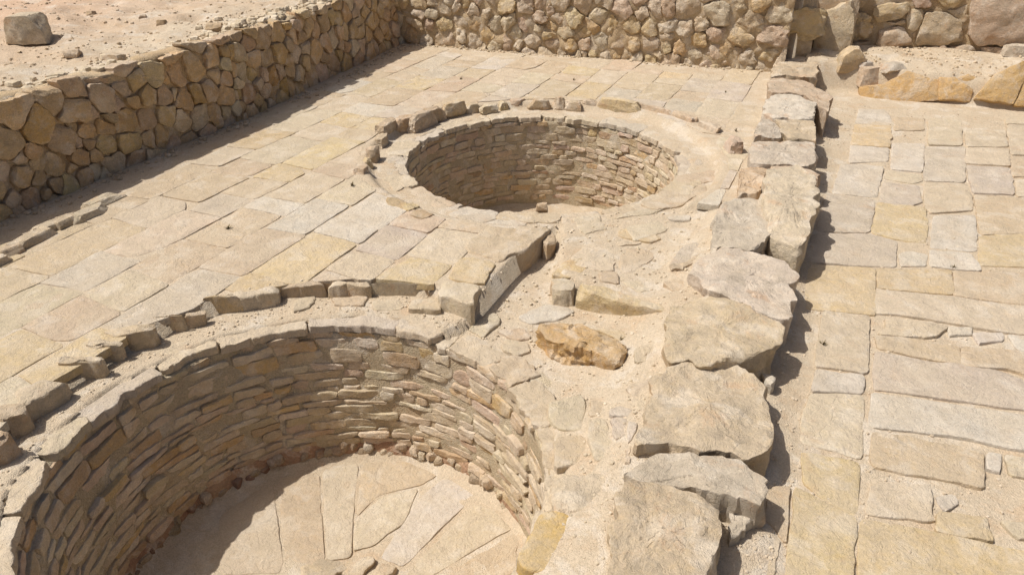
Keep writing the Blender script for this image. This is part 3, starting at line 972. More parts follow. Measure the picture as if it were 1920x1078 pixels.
# ------------------------------------------------------------------ court paving, left
def court_paving():
    root = empty('court_paving', (-4, 6, 0))
    root['kind'] = 'structure'
    step_n = None
    mid = MIDP
    E0, E1 = A2(884, 570, 0), A2(1036, 430, 0)
    x = -4.65 - 0.52 * 4 - 0.30
    edges = [-7.05]
    cur = -7.05 + 0.42
    edges = [-7.0, -6.55, -6.13, -5.62, -5.16, -4.65, -4.20, -3.66, -3.2, -2.72, -2.25, -1.80, -1.32, -0.9]
    for x0, x1 in zip(edges, edges[1:]):
        y, sk0 = 0.6 + rng.uniform(0, .5), 0.0
        while y < 12.6:
            l = rng.choice((rng.uniform(.28, .5), rng.uniform(.45, .8), rng.uniform(.7, 1.05)))
            y1 = y + l
            cx, cy = (x0 + x1) / 2, (y + y1) / 2
            g = 0.003
            sk1 = rng.uniform(-.035, .035)
            wl, wr = rng.uniform(-.018, .018), rng.uniform(-.018, .018)
            P = np.array([(x0 + g + wl, y + g - sk0), (x1 - g + wr, y + g + sk0), (x1 - g + wr + rng.uniform(-.012, .012), y1 - g + sk1), (x0 + g + wl + rng.uniform(-.012, .012), y1 - g - sk1)])
            if rng.random() < .28:                                # a corner broken away
                k_ = rng.randrange(4)
                a_, b_, c_ = P[(k_ - 1) % 4], P[k_], P[(k_ + 1) % 4]
                f1, f2 = rng.uniform(.12, .35), rng.uniform(.12, .35)
                P = np.vstack([P[:k_], [b_ + (a_ - b_) * f1], [b_ + (c_ - b_) * f2 + (a_ - b_) * .04], P[k_ + 1:]])
            y, sk0 = y1, sk1
            if cy > back_y(cx) - 0.30 or cx < left_x(cy) + 0.30:
                continue
            if x1 > wall_x(cy) - 0.25 and cy < 12.6:
                continue
            bad = False
            for C, K in ((C1, float(kerb_r(math.atan2(cy - C1[1], cx - C1[0]))) - 0.02), (C2, K2 + 0.12)):
                d = np.array([cx, cy]) - C
                r_ = np.hypot(*d)
                if r_ < K - 0.6:
                    bad = True
                    break
                if r_ < K + 0.9:
                    nn = -d / r_
                    q = clip_half(P, nn, float(nn @ C) - K)
                    if q is None:
                        bad = True
                        break
                    P = q
            if bad or abs(area(P)) < 0.03:
                continue
            if cx > E0[0] - 0.5 and cy < 6.9:
                sd = poly_sdf(P, MIDP)
                if (sd < 0.03).any() or (cx > E0[0] - .42 and 4.0 < cy < 6.0) or cx > -2.2:
                    continue
            base = pick((TAN, 3), (CREAM, 3.5), (GREY, 2.4), (WHITE, .9), (YEL, 1.2), (PINK, .6))
            slab('paver', P, rng.uniform(0.003, 0.010), root, 'paver', tone(base, 6), thick=0.06, rnd=0.005, amp=0.005, freq=5, edge=0.0035,
                 res=0.05, nr=4, tilt=(rng.uniform(-.005, .005), rng.uniform(-.005, .005)), soft=0.03, mmax=48, facets=2, cmax=.012, cut=(.9, .99), steep=(3, 14))
    # slabs along the drop to the channel, their sides showing as a step
    Q = (420, 380, .2782)
    for pts, col in (([(1425,625),(1480,515),(1732,560),(1680,690)], CREAM), ([(1488,500),(1618,355),(1845,400),(1742,552)], YEL)):
        px_slab('edge_slab', crop(*Q, pts), 0.02, root, 'slab', tone(col, 4), thick=.24, rnd=.015, amp=.008, edge=.014, res=.03, facets=2, cut=(.8, .96))
    px_slab('edge_slab', [(872,468),(905,425),(1000,428),(1034,424),(1022,440),(985,466),(938,488)], 0.015, root, 'slab', tone(TAN, 4), thick=.24, rnd=.02, amp=.012, edge=.02, res=.03)
    px_slab('edge_slab', [(1012,440),(1034,432),(1040,446),(1024,462)], -.03, root, 'slab', tone(BROWN, 4), thick=.2, rnd=.02, amp=.02, edge=.02, res=.02)
    # slabs round the channel head and the sunken strip
    V = (820, 560, .3709)
    W = (1020, 360, .3711)
    TR = []
    for cr, z, pts, col in (
        (V, None, [(560,520),(740,480),(750,560),(735,670),(610,660),(545,560)], CREAM), (V, None, [(770,500),(880,540),(850,590),(770,585)], TAN),
        (V, None, [(880,560),(930,540),(990,560),(975,590),(880,585)], WHITE), (V, None, [(760,600),(850,600),(880,690),(910,790),(800,820),(760,680)], CREAM),
        (V, None, [(870,592),(955,600),(950,690),(900,710)], GREY), (V, None, [(1010,510),(1065,510),(1030,600),(992,590)], CREAM),
        (V, None, [(965,605),(1015,620),(982,720),(962,730)], WHITE), (V, None, [(945,750),(980,740),(980,828),(945,825)], CREAM),
        (V, None, [(600,685),(740,690),(790,830),(590,850)], TAN), (V, None, [(950,445),(1100,385),(1075,470),(1000,500)], CREAM),
        (V, None, [(340,200),(460,220),(480,265),(390,290),(330,260)], CREAM), (V, None, [(300,160),(430,140),(480,195),(400,205)], TAN),
        (V, None, [(690,130),(950,160),(1075,230),(985,240),(830,165)], YEL), (V, None, [(990,250),(1130,200),(1135,310),(1000,320)], CREAM),
        (V, None, [(400,90),(560,20),(700,60),(640,95),(480,130)], WHITE), (V, None, [(150,150),(290,60),(330,110),(230,200)], CREAM),
        (W, None, [(100,345),(200,332),(202,402),(130,430),(35,420)], YEL), (W, None, [(380,190),(460,168),(600,232),(530,252),(380,218)], YEL),
        (W, None, [(270,402),(370,396),(375,460),(280,450)], TAN), (W, None, [(400,452),(480,442),(548,490),(480,512)], CREAM),
        (W, None, [(600,452),(720,442),(732,480),(660,502)], TAN), (W, None, [(140,130),(280,110),(310,190),(200,215)], CREAM),
        (W, None, [(640,352),(700,270),(790,250),(795,335),(690,385)], GREY), (W, None, [(480,60),(620,20),(780,10),(690,70),(560,90)], TAN),
        (W, None, [(620,120),(740,115),(745,145),(630,140)], WHITE)):
        q = crop(*cr, pts)
        TR.append(q)
        c = np.mean(q, 0)
        z0 = gz(*at(c[0], c[1], -0.15)[:2])
        px_slab('flagstone', q, z0 + rng.uniform(.012, .026), root, 'slab', tone(col, 5), thick=.08, rnd=.012, amp=.007, edge=.010, res=.03, facets=1, cut=(.9, .98), steep=(4, 20))
    # worn flags filling the rest of the strip
    traced = [np.array([at(x, y, -.15)[:2] for x, y in q_]) for q_ in TR]
    seeds = []
    for k in range(3000):
        q = np.array([rng.uniform(-2.6, 0.1), rng.uniform(0.9, 7.0)])
        if poly_sdf(q[None], MIDP)[0] > -.1 or np.hypot(*(q - C1)) < R1 + .34 or np.hypot(*(q - C2)) < R2 + .3 or q[0] > wall_x(q[1]) - .38:
            continue
        if any(poly_sdf(q[None], t)[0] < .10 for t in traced):
            continue
        if all(np.hypot(*(q - np.array(z_[:2]))) > .26 for z_ in seeds):
            seeds.append((q[0], q[1], rng.uniform(.05, .12)))
    for sd, c in zip(seeds, power_cells(seeds, [(-2.6, .8), (.2, .8), (.2, 7.2), (-2.6, 7.2)], .016)):
        if c is None or abs(area(c)) < .01 or abs(area(c)) > .28:
            continue
        cc = centroid(c)
        c = cc + (c - cc) * rng.uniform(.9, 1.0)
        if np.ptp(ground_z(c)) > .05:
            continue
        slab('flagstone', c, gz(cc[0], cc[1]) + rng.uniform(.002, .016), root, 'paver', tone(pick((CREAM, 3), (TAN, 2), (WHITE, .6), (YEL, .8)), 5), thick=.07, rnd=.008, amp=.009, edge=.014, res=.03, facets=2, cmax=.012, cut=(.9, .98), steep=(4, 20))
    # flat paving west of the far vat's near side
    for pts, col in (([(905,420),(960,400),(1000,402),(985,424)], WHITE), ([(850,404),(905,398),(935,408),(890,424)], GREY), ([(1170,425),(1235,412),(1255,432),(1190,452)], CREAM),
                     ([(1230,360),(1320,340),(1330,372),(1250,392)], TAN), ([(1265,330),(1340,318),(1345,338),(1262,352)], PINK), ([(1150,410),(1225,400),(1260,385),(1180,395)], CREAM)):
        c = np.mean(pts, 0)
        z0 = gz(*at(c[0], c[1], -0.08)[:2])
        px_slab('flagstone', pts, z0 + .012, root, 'slab', tone(col, 5), thick=.07, res=.03)
    return root
court = court_paving()

# ------------------------------------------------------------------ lower court paving, right
def lower_paving():
    root = empty('lower_court_paving', (1.5, 6, Z_R))
    root['kind'] = 'structure'
    G, Hc, I = (1480, 200, .2969), (1480, 480, .2969), (1280, 698, .3524)
    L = [(G, [(440,15),(600,20),(632,55),(645,80),(640,112),(420,102)], WHITE), (G, [(410,112),(640,120),(645,190),(635,255),(395,240)], YEL),
         (G, [(390,245),(630,262),(620,345),(375,352)], WHITE), (G, [(325,362),(480,367),(595,382),(552,575),(270,540)], WHITE),
         (G, [(240,552),(540,585),(510,795),(170,782),(215,600)], GREY), (G, [(165,800),(510,802),(680,850),(672,1010),(60,975)], GREY),
         (G, [(560,605),(860,640),(880,760),(860,860),(650,830),(522,790)], YEL), (G, [(650,230),(855,235),(845,410),(640,390)], WHITE),
         (G, [(620,402),(835,427),(840,465),(780,485),(605,455)], CREAM), (G, [(590,477),(820,502),(840,600),(770,622),(565,600)], GREY),
         (G, [(690,930),(760,905),(870,935),(870,1005),(700,1005)], WHITE), (G, [(880,75),(1085,80),(1095,240),(880,235)], CREAM),
         (G, [(860,252),(1110,257),(1110,472),(850,463)], GREY), (G, [(850,477),(1115,487),(1155,560),(1155,650),(900,670),(860,640)], CREAM),
         (G, [(905,690),(1170,685),(1190,800),(1185,910),(890,890)], WHITE), (G, [(890,902),(1150,922),(1215,1035),(885,1005)], WHITE),
         (G, [(1110,145),(1360,150),(1385,250),(1120,250)], CREAM), (G, [(1120,257),(1385,262),(1395,372),(1110,355)], CREAM),
         (G, [(1120,372),(1395,387),(1425,555),(1160,540)], GREY), (G, [(1170,552),(1420,572),(1700,600),(1700,790),(1210,800)], TAN),
         (G, [(1200,812),(1700,800),(1700,1015),(1200,1000)], YEL), (G, [(1370,65),(1600,75),(1600,110),(1370,105)], CREAM),
         (G, [(1375,115),(1650,125),(1650,300),(1400,300)], CREAM), (G, [(1400,310),(1650,320),(1650,440),(1410,440)], TAN),
         (G, [(1430,460),(1650,455),(1650,580),(1440,560)], CREAM), (G, [(665,65),(855,72),(848,150),(660,150)], TAN),
         (Hc, [(60,50),(540,76),(546,370),(100,325),(50,200)], YEL), (Hc, [(552,76),(1028,86),(1033,238),(560,203)], YEL),
         (Hc, [(1045,95),(1700,110),(1700,330),(1400,300),(1045,245)], TAN), (Hc, [(555,212),(1040,252),(1400,310),(1700,340),(1700,490),(1380,482),(1030,418),(700,368),(555,362)], CREAM),
         (Hc, [(210,347),(510,377),(495,735),(160,690)], CREAM), (Hc, [(165,707),(475,747),(470,862),(135,848)], WHITE),
         (I, [(670,107),(965,118),(955,458),(620,368)], CREAM), (I, [(622,422),(945,472),(930,768),(722,658),(640,590)], YEL),
         (I, [(600,607),(720,672),(918,780),(905,1100),(550,1100)], YEL), (Hc, [(612,392),(900,422),(1000,440),(930,500),(740,510),(560,490),(605,450)], CREAM),
         (Hc, [(1000,445),(1150,450),(1150,495),(1010,500)], WHITE), (Hc, [(1162,480),(1350,480),(1350,530),(1200,545)], WHITE), (Hc, [(1370,490),(1700,520),(1700,620),(1450,600)], WHITE),
         (Hc, [(545,502),(740,517),(870,532),(1078,572),(1078,680),(900,650),(550,582)], TAN), (Hc, [(1092,562),(1450,602),(1700,640),(1700,850),(1400,702),(1092,690)], TAN),
         (Hc, [(550,602),(900,662),(1300,712),(1700,870),(1700,1005),(1400,955),(900,885),(545,838)], GREY),
         (I, [(1010,102),(1350,152),(1816,227),(2100,272),(2100,450),(1816,408),(1640,378),(1500,338),(1005,288)], WHITE),
         (I, [(1010,312),(1200,332),(1350,372),(1600,412),(1600,610),(1500,588),(1010,498)], TAN), (I, [(1620,420),(1700,430),(1690,530),(1615,510)], WHITE),
         (I, [(1710,432),(1816,452),(2100,502),(2100,600),(1740,540)], CREAM), (I, [(1000,602),(1130,582),(1320,600),(1335,790),(975,750)], CREAM),
         (I, [(1350,660),(1450,640),(1470,690),(1400,730)], WHITE), (I, [(1370,742),(1620,762),(1668,900),(1350,838)], YEL),
         (I, [(965,777),(1330,842),(1655,917),(1816,952),(2100,1002),(2100,1300),(930,1300)], YEL), (I, [(1690,782),(2100,830),(2100,900),(1780,880)], CREAM),
         (I, [(905,1112),(550,1112),(520,1420),(880,1420)], CREAM), (I, [(575,605),(480,600),(440,760),(550,900)], TAN), (I, [(440,900),(520,880),(490,1080),(400,1090)], TAN)]
    for cr, pts, col in L:
        q = np.array(crop(*cr, pts))
        q = q.mean(0) + (q - q.mean(0)) * 1.03
        px_slab('paver', q, Z_R + rng.uniform(.013, .024), root, 'slab', tone(col, 4), thick=.08, rnd=.010, amp=.006, freq=4, edge=.008, res=.035, nr=6,
                soft=.05, tilt=(rng.uniform(-.006, .006), rng.uniform(-.006, .006)), mmax=90, facets=1, cut=(.92, .99), steep=(2, 8))
    # the court goes on beyond the picture
    x0 = 0
    for col_ in range(6):
        w_ = rng.uniform(.5, .75)
        y_ = 1.6
        while y_ < 11.9:
            l_ = rng.uniform(.4, 1.0)
            xb = max(at(2015, 1078, Z_R)[0], np.interp(y_, [at(2030, 1000, Z_R)[1], at(2010, 480, Z_R)[1], at(1985, 220, Z_R)[1]], [at(2030, 1000, Z_R)[0], at(2010, 480, Z_R)[0], at(1985, 220, Z_R)[0]]))
            a_ = xb + .06 + x0
            slab('paver', [(a_, y_), (a_ + w_ - .02, y_ + .01), (a_ + w_ - .02, y_ + l_ - .02), (a_, y_ + l_ - .02)], Z_R + rng.uniform(.008, .02), root, 'slab', tone(pick((CREAM, 3), (TAN, 2), (GREY, 1), (YEL, 1)), 5), thick=.08, rnd=.008, amp=.006, edge=.008, res=.05, nr=4, soft=.05, mmax=50)
            y_ += l_
        x0 += w_
lower_paving()

# ------------------------------------------------------------------ vats
def vat(Ct, Rt, Cb, Rb, zt, zb, label, facing, rim_z, stone_h, nparts):
    root = empty('stone_vat', (Ct[0], Ct[1], zb))
    tag(root, label, 'vat', 'round sunken vats')
    # backing wall
    nt_, nz = 180, 26
    th = np.linspace(0, 2 * math.pi, nt_, endpoint=False)
    V = []
    for j in range(nz + 1):
        f = j / nz
        z = zt - 0.03 + (zb - 0.05 - zt + 0.03) * f
        C, R = Ct + (Cb - Ct) * f, Rt + (Rb - Rt) * f
        V.append(np.c_[C[0] + np.cos(th) * R, C[1] + np.sin(th) * R, np.full(nt_, z)])
    V = np.vstack(V)
    rad = V[:, :2] - Ct
    rad /= np.hypot(*rad.T)[:, None]
    V[:, :2] += rad * (0.004 + fbm(V, 6, 4, 91) * 0.010 + 0.022 * fbm(V, 1.9, 2, 95))[:, None]
    Fc = [(j * nt_ + i, (j + 1) * nt_ + i, (j + 1) * nt_ + (i + 1) % nt_, j * nt_ + (i + 1) % nt_) for j in range(nz) for i in range(nt_)]
    nl = len(V)
    fl = V[:nt_].copy()
    fl[:, :2] = Ct + rad[:nt_] * (Rt + 0.30)
    fl[:, 2] = zt - 0.045
    V = np.vstack([V, fl])
    Fc += [(i, (i + 1) % nt_, nl + (i + 1) % nt_, nl + i) for i in range(nt_)]
    mesh_obj('lime_mortar', V, Fc, 'vatfill', root)
    # thin coursed stones
    items = []
    z = zb + 0.10
    while z < zt - 0.05:
        hh = rng.uniform(*stone_h) * (1.5 if z > zt - .33 else 1.0)
        if z + hh > zt - 0.03:
            hh = zt - 0.03 - z
            if hh < 0.025:
                break
        f = (zt - (z + hh / 2)) / (zt - zb)
        C, R = Ct + (Cb - Ct) * f, Rt + (Rb - Rt) * f
        t = rng.uniform(0, .2)
        end = t + 2 * math.pi
        while t < end - 0.05:
            w = rng.uniform(0.10, 0.34) * (1.0 + 0.25 * (1 - f))
            dt = min(w / R, end - t)
            tm = t + dt / 2
            items.append((tm, z + hh / 2, dt * R, hh, C, R, f))
            t += dt
        z += hh
    dev = [abs((it[0] - facing + math.pi) % (2 * math.pi) - math.pi) + 0.25 * it[6] for it in items]
    order = np.argsort(dev)
    rest_V, rest_F, nv = [], [], 0
    for rank, k in enumerate(order):
        tm, zc, w, hh, C, R, f = items[k]
        if rng.random() < 0.04:
            continue
        gx, gy = 0.012, 0.008
        hw, hv = w / 2 - gx / 2, hh / 2 - gy / 2
        jv = lambda a: rng.uniform(-a, a)
        n1 = rng.uniform(-.25, .25) * hw
        P = np.array([(-hw + jv(.02), -hv + jv(.010)), (n1, -hv + jv(.012)), (hw + jv(.02), -hv + jv(.010)), (hw + jv(.02), hv + jv(.010)), (-n1, hv + jv(.014)), (-hw + jv(.02), hv + jv(.010))])
        prow = rng.uniform(-0.004, 0.012) + (0.022 if rng.random() < .07 else 0)
        lod = rank < nparts
        Vs, Fs = stone(P, 0.10, rnd=min(.006, hh * .10), dome=0, amp=.0065, freq=11, edge=.005, facets=4, cmax=.014, cut=(.5, .9), steep=(8, 60),
                       res=0.024 if lod else 0.05, nr=4, seed=nseed(), tilt=(rng.uniform(-.06, .06), rng.uniform(-.16, .05)), mmax=34 if lod else 22)
        inw = np.array([-math.cos(tm), -math.sin(tm), 0])
        up = np.array([0, 0, 1.0])
        ux = np.cross(up, inw)
        rot = rng.uniform(-.03, .03)
        u2 = ux * math.cos(rot) + up * math.sin(rot)
        v2 = np.cross(inw, u2)
        if 0.2 < tm % (2 * math.pi) < 1.35:
            prow += rng.uniform(-.004, .022)
        o3 = np.array([C[0] + math.cos(tm) * R, C[1] + math.sin(tm) * R, zc])
        o3 += inw * (prow - 0.022 * float(fbm(o3[None], 1.9, 2, 95)[0]))
        if lod:
            red = f > .88
            base = pick((TAN, 4), (BROWN, 1), (GOLD, .8), (CREAM, 2.6), (PINK, .8)) if not red else pick((BROWN, 2), (PINK, 2))
            mesh_obj('stone', Vs, Fs, 'course', root, frame(o3, u2, v2, inw), tone(base, 9, 1.04), sharp=20)
        else:
            rest_V.append(o3 + Vs[:, :1] * u2 + Vs[:, 1:2] * v2 + Vs[:, 2:3] * inw)
            rest_F += [tuple(i + nv for i in q) for q in Fs]
            nv += len(Vs)
    if rest_V:
        o = mesh_obj('stonework', np.vstack(rest_V), rest_F, 'course', root, color=tone(CREAM, 4), sharp=20)
        o['kind'] = 'stuff'
    return root

V1C = Cb1 = np.array([-2.42, 2.47])
vat1 = vat(C1, R1, Cb1, 1.40, -0.16, Z_FLOOR, 'round sunken stone vat with slabbed floor, open beside the channel', 2.36, Z_LEDGE, (.036, .080), 298)
vat2 = vat(C2, R2, C2 + np.array([0.03, 0.0]), 1.50, -0.12, -1.35, 'round sunken stone vat ringed by a kerb of rounded stones near the back wall', 1.95, Z_LEDGE2, (.045, .095), 298)

def vat_floor(root, C, R, z, seed):
    nr_, nt_ = 26, 120
    V = [(C[0], C[1], z)]
    for i in range(1, nr_ + 1):
        for j in range(nt_):
            a = 2 * math.pi * j / nt_
            V.append((C[0] + math.cos(a) * R * i / nr_, C[1] + math.sin(a) * R * i / nr_, z))
    V = np.array(V)
    rr = np.hypot(V[:, 0] - C[0], V[:, 1] - C[1]) / R
    V[:, 2] += fbm(V, 2.4, 4, seed) * 0.009 + 0.10 * np.clip((rr - 0.88) / 0.12, 0, 1) ** 2
    Fc = [(0, 1 + j, 1 + (j + 1) % nt_) for j in range(nt_)]
    for i in range(nr_ - 1):
        a, b = 1 + i * nt_, 1 + (i + 1) * nt_
        Fc += [(a + j, b + j, b + (j + 1) % nt_, a + (j + 1) % nt_) for j in range(nt_)]
    mesh_obj('floor', V, Fc, 'sand', root)
vat_floor(vat1, Cb1, 1.46, Z_FLOOR, 5)
vat_floor(vat2, C2, 1.58, -1.35, 6)

# floor slabs of the near vat
FS = (560, 698, .3524)
for pts, col in (([(125,520),(320,480),(290,760),(280,980),(150,1000),(135,800)], CREAM), ([(-120,560),(110,530),(125,800),(140,1000),(-60,1060)], TAN),
                 ([(300,800),(430,660),(640,610),(560,800),(400,920),(285,950)], CREAM), ([(660,650),(770,560),(960,610),(900,690),(560,1030),(430,980)], WHITE),
                 ([(930,700),(1040,730),(1140,830),(1000,900),(720,1080),(560,1080)], CREAM), ([(1150,850),(1200,860),(1150,960),(1240,1050),(900,1120),(750,1090)], TAN),
                 ([(335,480),(560,470),(740,545),(650,600),(425,650),(305,770)], TAN), ([(970,610),(1010,560),(1180,690),(1130,800),(1050,720)], TAN), ([(-420,760),(-140,570),(-75,1060),(-420,1078)], CREAM)):
    px_slab('floor_slab', crop(*FS, pts), Z_FLOOR + rng.uniform(.004, .010), vat1, 'paver', tone(col, 4), thick=.06, rnd=.006, amp=.004, edge=.006, res=.03, nr=6, soft=.08)
for pts in ([(0,1010),(230,1000),(260,1040),(120,1100),(0,1100)], [(260,985),(380,960),(420,1000),(330,1060),(250,1060)], [(420,1000),(540,1030),(480,1080),(400,1060)]):
    px_slab('broken_slab', crop(*FS, pts), Z_FLOOR + .035, vat1, 'block', tone(TAN, 5), thick=.08, rnd=.01, amp=.018, edge=.03, res=.025, facets=4)
# reddish rubble plaster at the foot of the wall
bt = np.linspace(0, 2 * math.pi, 200, endpoint=False)
bv = []
for z_, r_ in ((-.03, 1.385), (.03, 1.392), (.07, 1.402), (.11, 1.412), (.15, 1.44)):
    bv.append(np.c_[Cb1[0] + np.cos(bt) * r_, Cb1[1] + np.sin(bt) * r_, np.full(200, Z_FLOOR + z_)])
bv = np.vstack(bv)
bd = (bv[:, :2] - Cb1) / np.hypot(*(bv[:, :2] - Cb1).T)[:, None]
bv[:, :2] += bd * (fbm(bv, 8, 4, 83) * .018)[:, None]
bv[:, 2] += fbm(bv, 5, 3, 84) * .02
mesh_obj('plaster_band', bv, [(k * 200 + (i + 1) % 200, k * 200 + i, (k + 1) * 200 + i, (k + 1) * 200 + (i + 1) % 200) for k in range(4) for i in range(200)], 'band', vat1)
# pebbly band at the foot of the wall
for k in range(64):
    a = 1.0 + k / 64 * 3.0 + rng.uniform(-.01, .01)
    d = rng.uniform(.05, .13)
    Vr, Fr = rock(d, d * .8, d * .8, 4, 5, .08, nseed())
    p = Cb1 + np.array([math.cos(a), math.sin(a)]) * rng.uniform(1.405, 1.425)
    mesh_obj('footing_stone', Vr, Fr, 'rubble', vat1, Matrix.Translation((p[0], p[1], Z_FLOOR + rng.uniform(-.02, .06))) @ Matrix.Rotation(rng.uniform(0, 6), 4, 'Z'), tone(pick(((150, 112, 92), 3), (BROWN, 2), (PINK, 1)), 14, .9) if a > 1.95 else tone(TAN, 8), sharp=20)

# rim slabs round both vats
def rim(root, C, R, z, a0, a1, lo, hi, wid, skip=()):
    a = a0
    while a < a1 - 0.05:
        da = min(rng.uniform(lo, hi) / R, a1 - a)
        b = a + da
        am = (a + b) / 2
        if not any(s0 < am < s1 for s0, s1 in skip):
            w = rng.uniform(*wid)
            ri = R - rng.uniform(.0, .03)
            k = 5
            g = .008 / R
            P = [(C[0] + math.cos(t) * ri, C[1] + math.sin(t) * ri) for t in np.linspace(a + g, b - g, k)]
            P += [(C[0] + math.cos(t) * (ri + w), C[1] + math.sin(t) * (ri + w)) for t in np.linspace(b - g, a + g, k)]
            slab('rim_slab', P, z + rng.uniform(-.006, .010), root, 'paver', tone(pick((TAN, 2), (CREAM, 3), (GREY, .5), (WHITE, .3)), 4), thick=.06,
                 rnd=.010, amp=.010, edge=.022, res=.025, soft=.04, facets=4, cmax=.025, cut=(.85, .97), steep=(25, 70), mmax=80)
        a = b
# angle 0 = +x; the near vat's ledge runs from the channel (about 75 deg) round the left side
rim(vat1, C1, R1, Z_LEDGE, math.radians(86), math.radians(262), .28, .75, (.20, .36))
rim(vat1, C1, R1, Z_MID + .02, math.radians(-98), math.radians(86), .25, .5, (.18, .30))
rim(vat2, C2, R2, Z_LEDGE2, math.radians(5), math.radians(262), .3, .7, (.22, .34))
rim(vat2, C2, R2, Z_LEDGE2 + .01, math.radians(-98), math.radians(5), .3, .6, (.22, .34))

# upper slabs of the near vat's ledge by the channel
Q3 = (420, 380, .2782)
for pts, z, col in (([(1250,650),(1480,640),(1460,725),(1240,715)], -.07, TAN), ([(460,650),(615,630),(570,700),(460,730)], -.10, CREAM), ([(720,640),(980,622),(940,690),(740,690)], -.10, TAN),
                    ([(985,650),(1200,650),(1210,720),(1000,720)], -.11, CREAM)):
    px_slab('ledge_slab', crop(*Q3, pts), z, vat1, 'slab', tone(col, 4), thick=.08, rnd=.014, amp=.008, edge=.012, res=.03)

# kerb of the near vat: stones at the edge of the court
D2, D4 = (0, 420, .3155), (0, 400, .4454)
for cr, pts, z, col, am in ((D2, [(1212,512),(1322,425),(1402,440),(1412,478),(1225,525)], .03, YEL, .008), (D2, [(1110,572),(1190,508),(1216,570),(1172,612),(1115,612)], .0, TAN, .022),
        (D2, [(880,597),(1000,550),(1092,580),(1060,618),(940,632)], .0, TAN, .012), (D2, [(640,642),(870,590),(932,660),(800,740),(720,725)], .03, TAN, .026),
        (D2, [(510,730),(640,690),(715,738),(722,790),(630,820),(520,772)], .02, CREAM, .022), (D2, [(370,802),(520,780),(622,850),(602,892),(480,920),(400,892)], .03, TAN, .03),
        (D4, [(140,722),(262,700),(262,745),(150,852),(120,862),(100,822),(60,790)], .02, CREAM, .014),
        (D4, [(-30,810),(90,800),(132,862),(60,932),(-30,890)], .03, TAN, .02), (D4, [(-90,900),(20,915),(72,965),(30,1035),(-90,1060)], .05, BROWN, .024),
        (Q3, [(70,640),(330,562),(350,652),(140,722)], .0, CREAM, .012), (Q3, [(360,542),(640,532),(650,612),(420,642),(365,602)], -.01, TAN, .02),
        (Q3, [(715,562),(950,562),(945,597),(715,602)], -.01, TAN, .012), (Q3, [(960,552),(1280,542),(1250,622),(980,602)], .0, CREAM, .016), (Q3, [(1262,602),(1290,562),(1372,562),(1350,612)], -.02, TAN, .02),
        (Q3, [(645,545),(705,545),(705,605),(655,612)], -.02, BROWN, .02)):
    q = crop(*cr, pts)
    y0_, y1_ = min(p[1] for p in q), max(p[1] for p in q)
    w3 = [at(x, y, z + (Z_LEDGE - z) * 0.85 * (y - y0_) / (y1_ - y0_)) for x, y in q]
    w3 = np.array([p[:2] for p in w3])
    c3 = w3.mean(0)
    rd = (c3 - C1) / np.hypot(*(c3 - C1))
    tg = np.array([-rd[1], rd[0]])
    w3 = c3 + np.outer((w3 - c3) @ tg, tg) * 1.34 + np.outer((w3 - c3) @ rd, rd) * 1.08
    slab('kerb_stone', w3, z, vat1, 'block', tone(col, 4), thick=z - Z_LEDGE + .06, rnd=.014, amp=am, freq=7, edge=.016, res=.022, nr=7, facets=7, cmax=.04, cut=(.7, .95), steep=(30, 75), dome=.006, soft=.06)
# ... and on round the left, out of the picture
for k in range(14):
    a = math.radians(186 + k * 6.5)
    p = C1 + np.array([math.cos(a), math.sin(a)]) * (K1 + .02)
    Vr, Fr = rock(.24, .2, .18, 7, 4, .06, nseed(), squar=.85)
    if p[0] > -4.2 or p[1] < 1.6:
        mesh_obj('kerb_stone', Vr, Fr, 'block', vat1, Matrix.Translation((p[0], p[1], Z_LEDGE - .03)) @ Matrix.Rotation(a + 1.57, 4, 'Z'), tone(TAN, 8), sharp=20)

# kerb of the far vat
for (x0, y0, x1, y1) in crop(0, 0, 1, [(95,380,160,460),(140,345,172,410),(160,290,208,372),(190,245,248,300),(205,170,305,255),(290,150,365,235),(360,125,470,220),(430,105,515,190),(510,80,615,165),(600,90,675,145),(680,100,770,150),(770,90,820,130),(820,75,905,120),(905,70,1020,130),(1025,60,1085,130),(1080,80,1170,135),(1170,75,1245,130),(1245,65,1435,150),(1430,105,1590,170),(1590,140,1690,205),(1730,185,1810,260),(1840,245,1900,360),(240,545,340,615),(320,575,395,630),(365,605,465,670)]):
    s = .3854
    bx, by = 640 + s * (x0 + x1) / 2, 160 + s * y1
    p = at(bx, by - 3, Z_LEDGE2)
    dist = np.linalg.norm(p - CAM)
    w = (x1 - x0) * s * dist / F_PX
    h = max(.12, (y1 - y0) * s * dist / F_PX * .86)
    d = p[:2] - C2
    ang = math.atan2(d[1], d[0]) + math.pi / 2
    q = p[:2] + d / np.hypot(*d) * .07
    lw = max(w / max(.55, abs(math.cos(ang - YAW))), .14)
    Vr, Fr = rock(lw, rng.uniform(.15, .20), h + .03, 10, 5, .10, nseed(), squar=rng.uniform(.62, .85))
    flat = abs(y1 - y0) < 52
    mesh_obj('kerb_stone', Vr, Fr, 'block', vat2, Matrix.Translation((q[0], q[1], Z_LEDGE2 - .035)) @ Matrix.Rotation(ang + rng.uniform(-.08, .08), 4, 'Z'),
             tone(pick((TAN, 3), (BROWN, 2), (YEL, 2), (PINK, 1.5)), 8, 1.0), sharp=20)

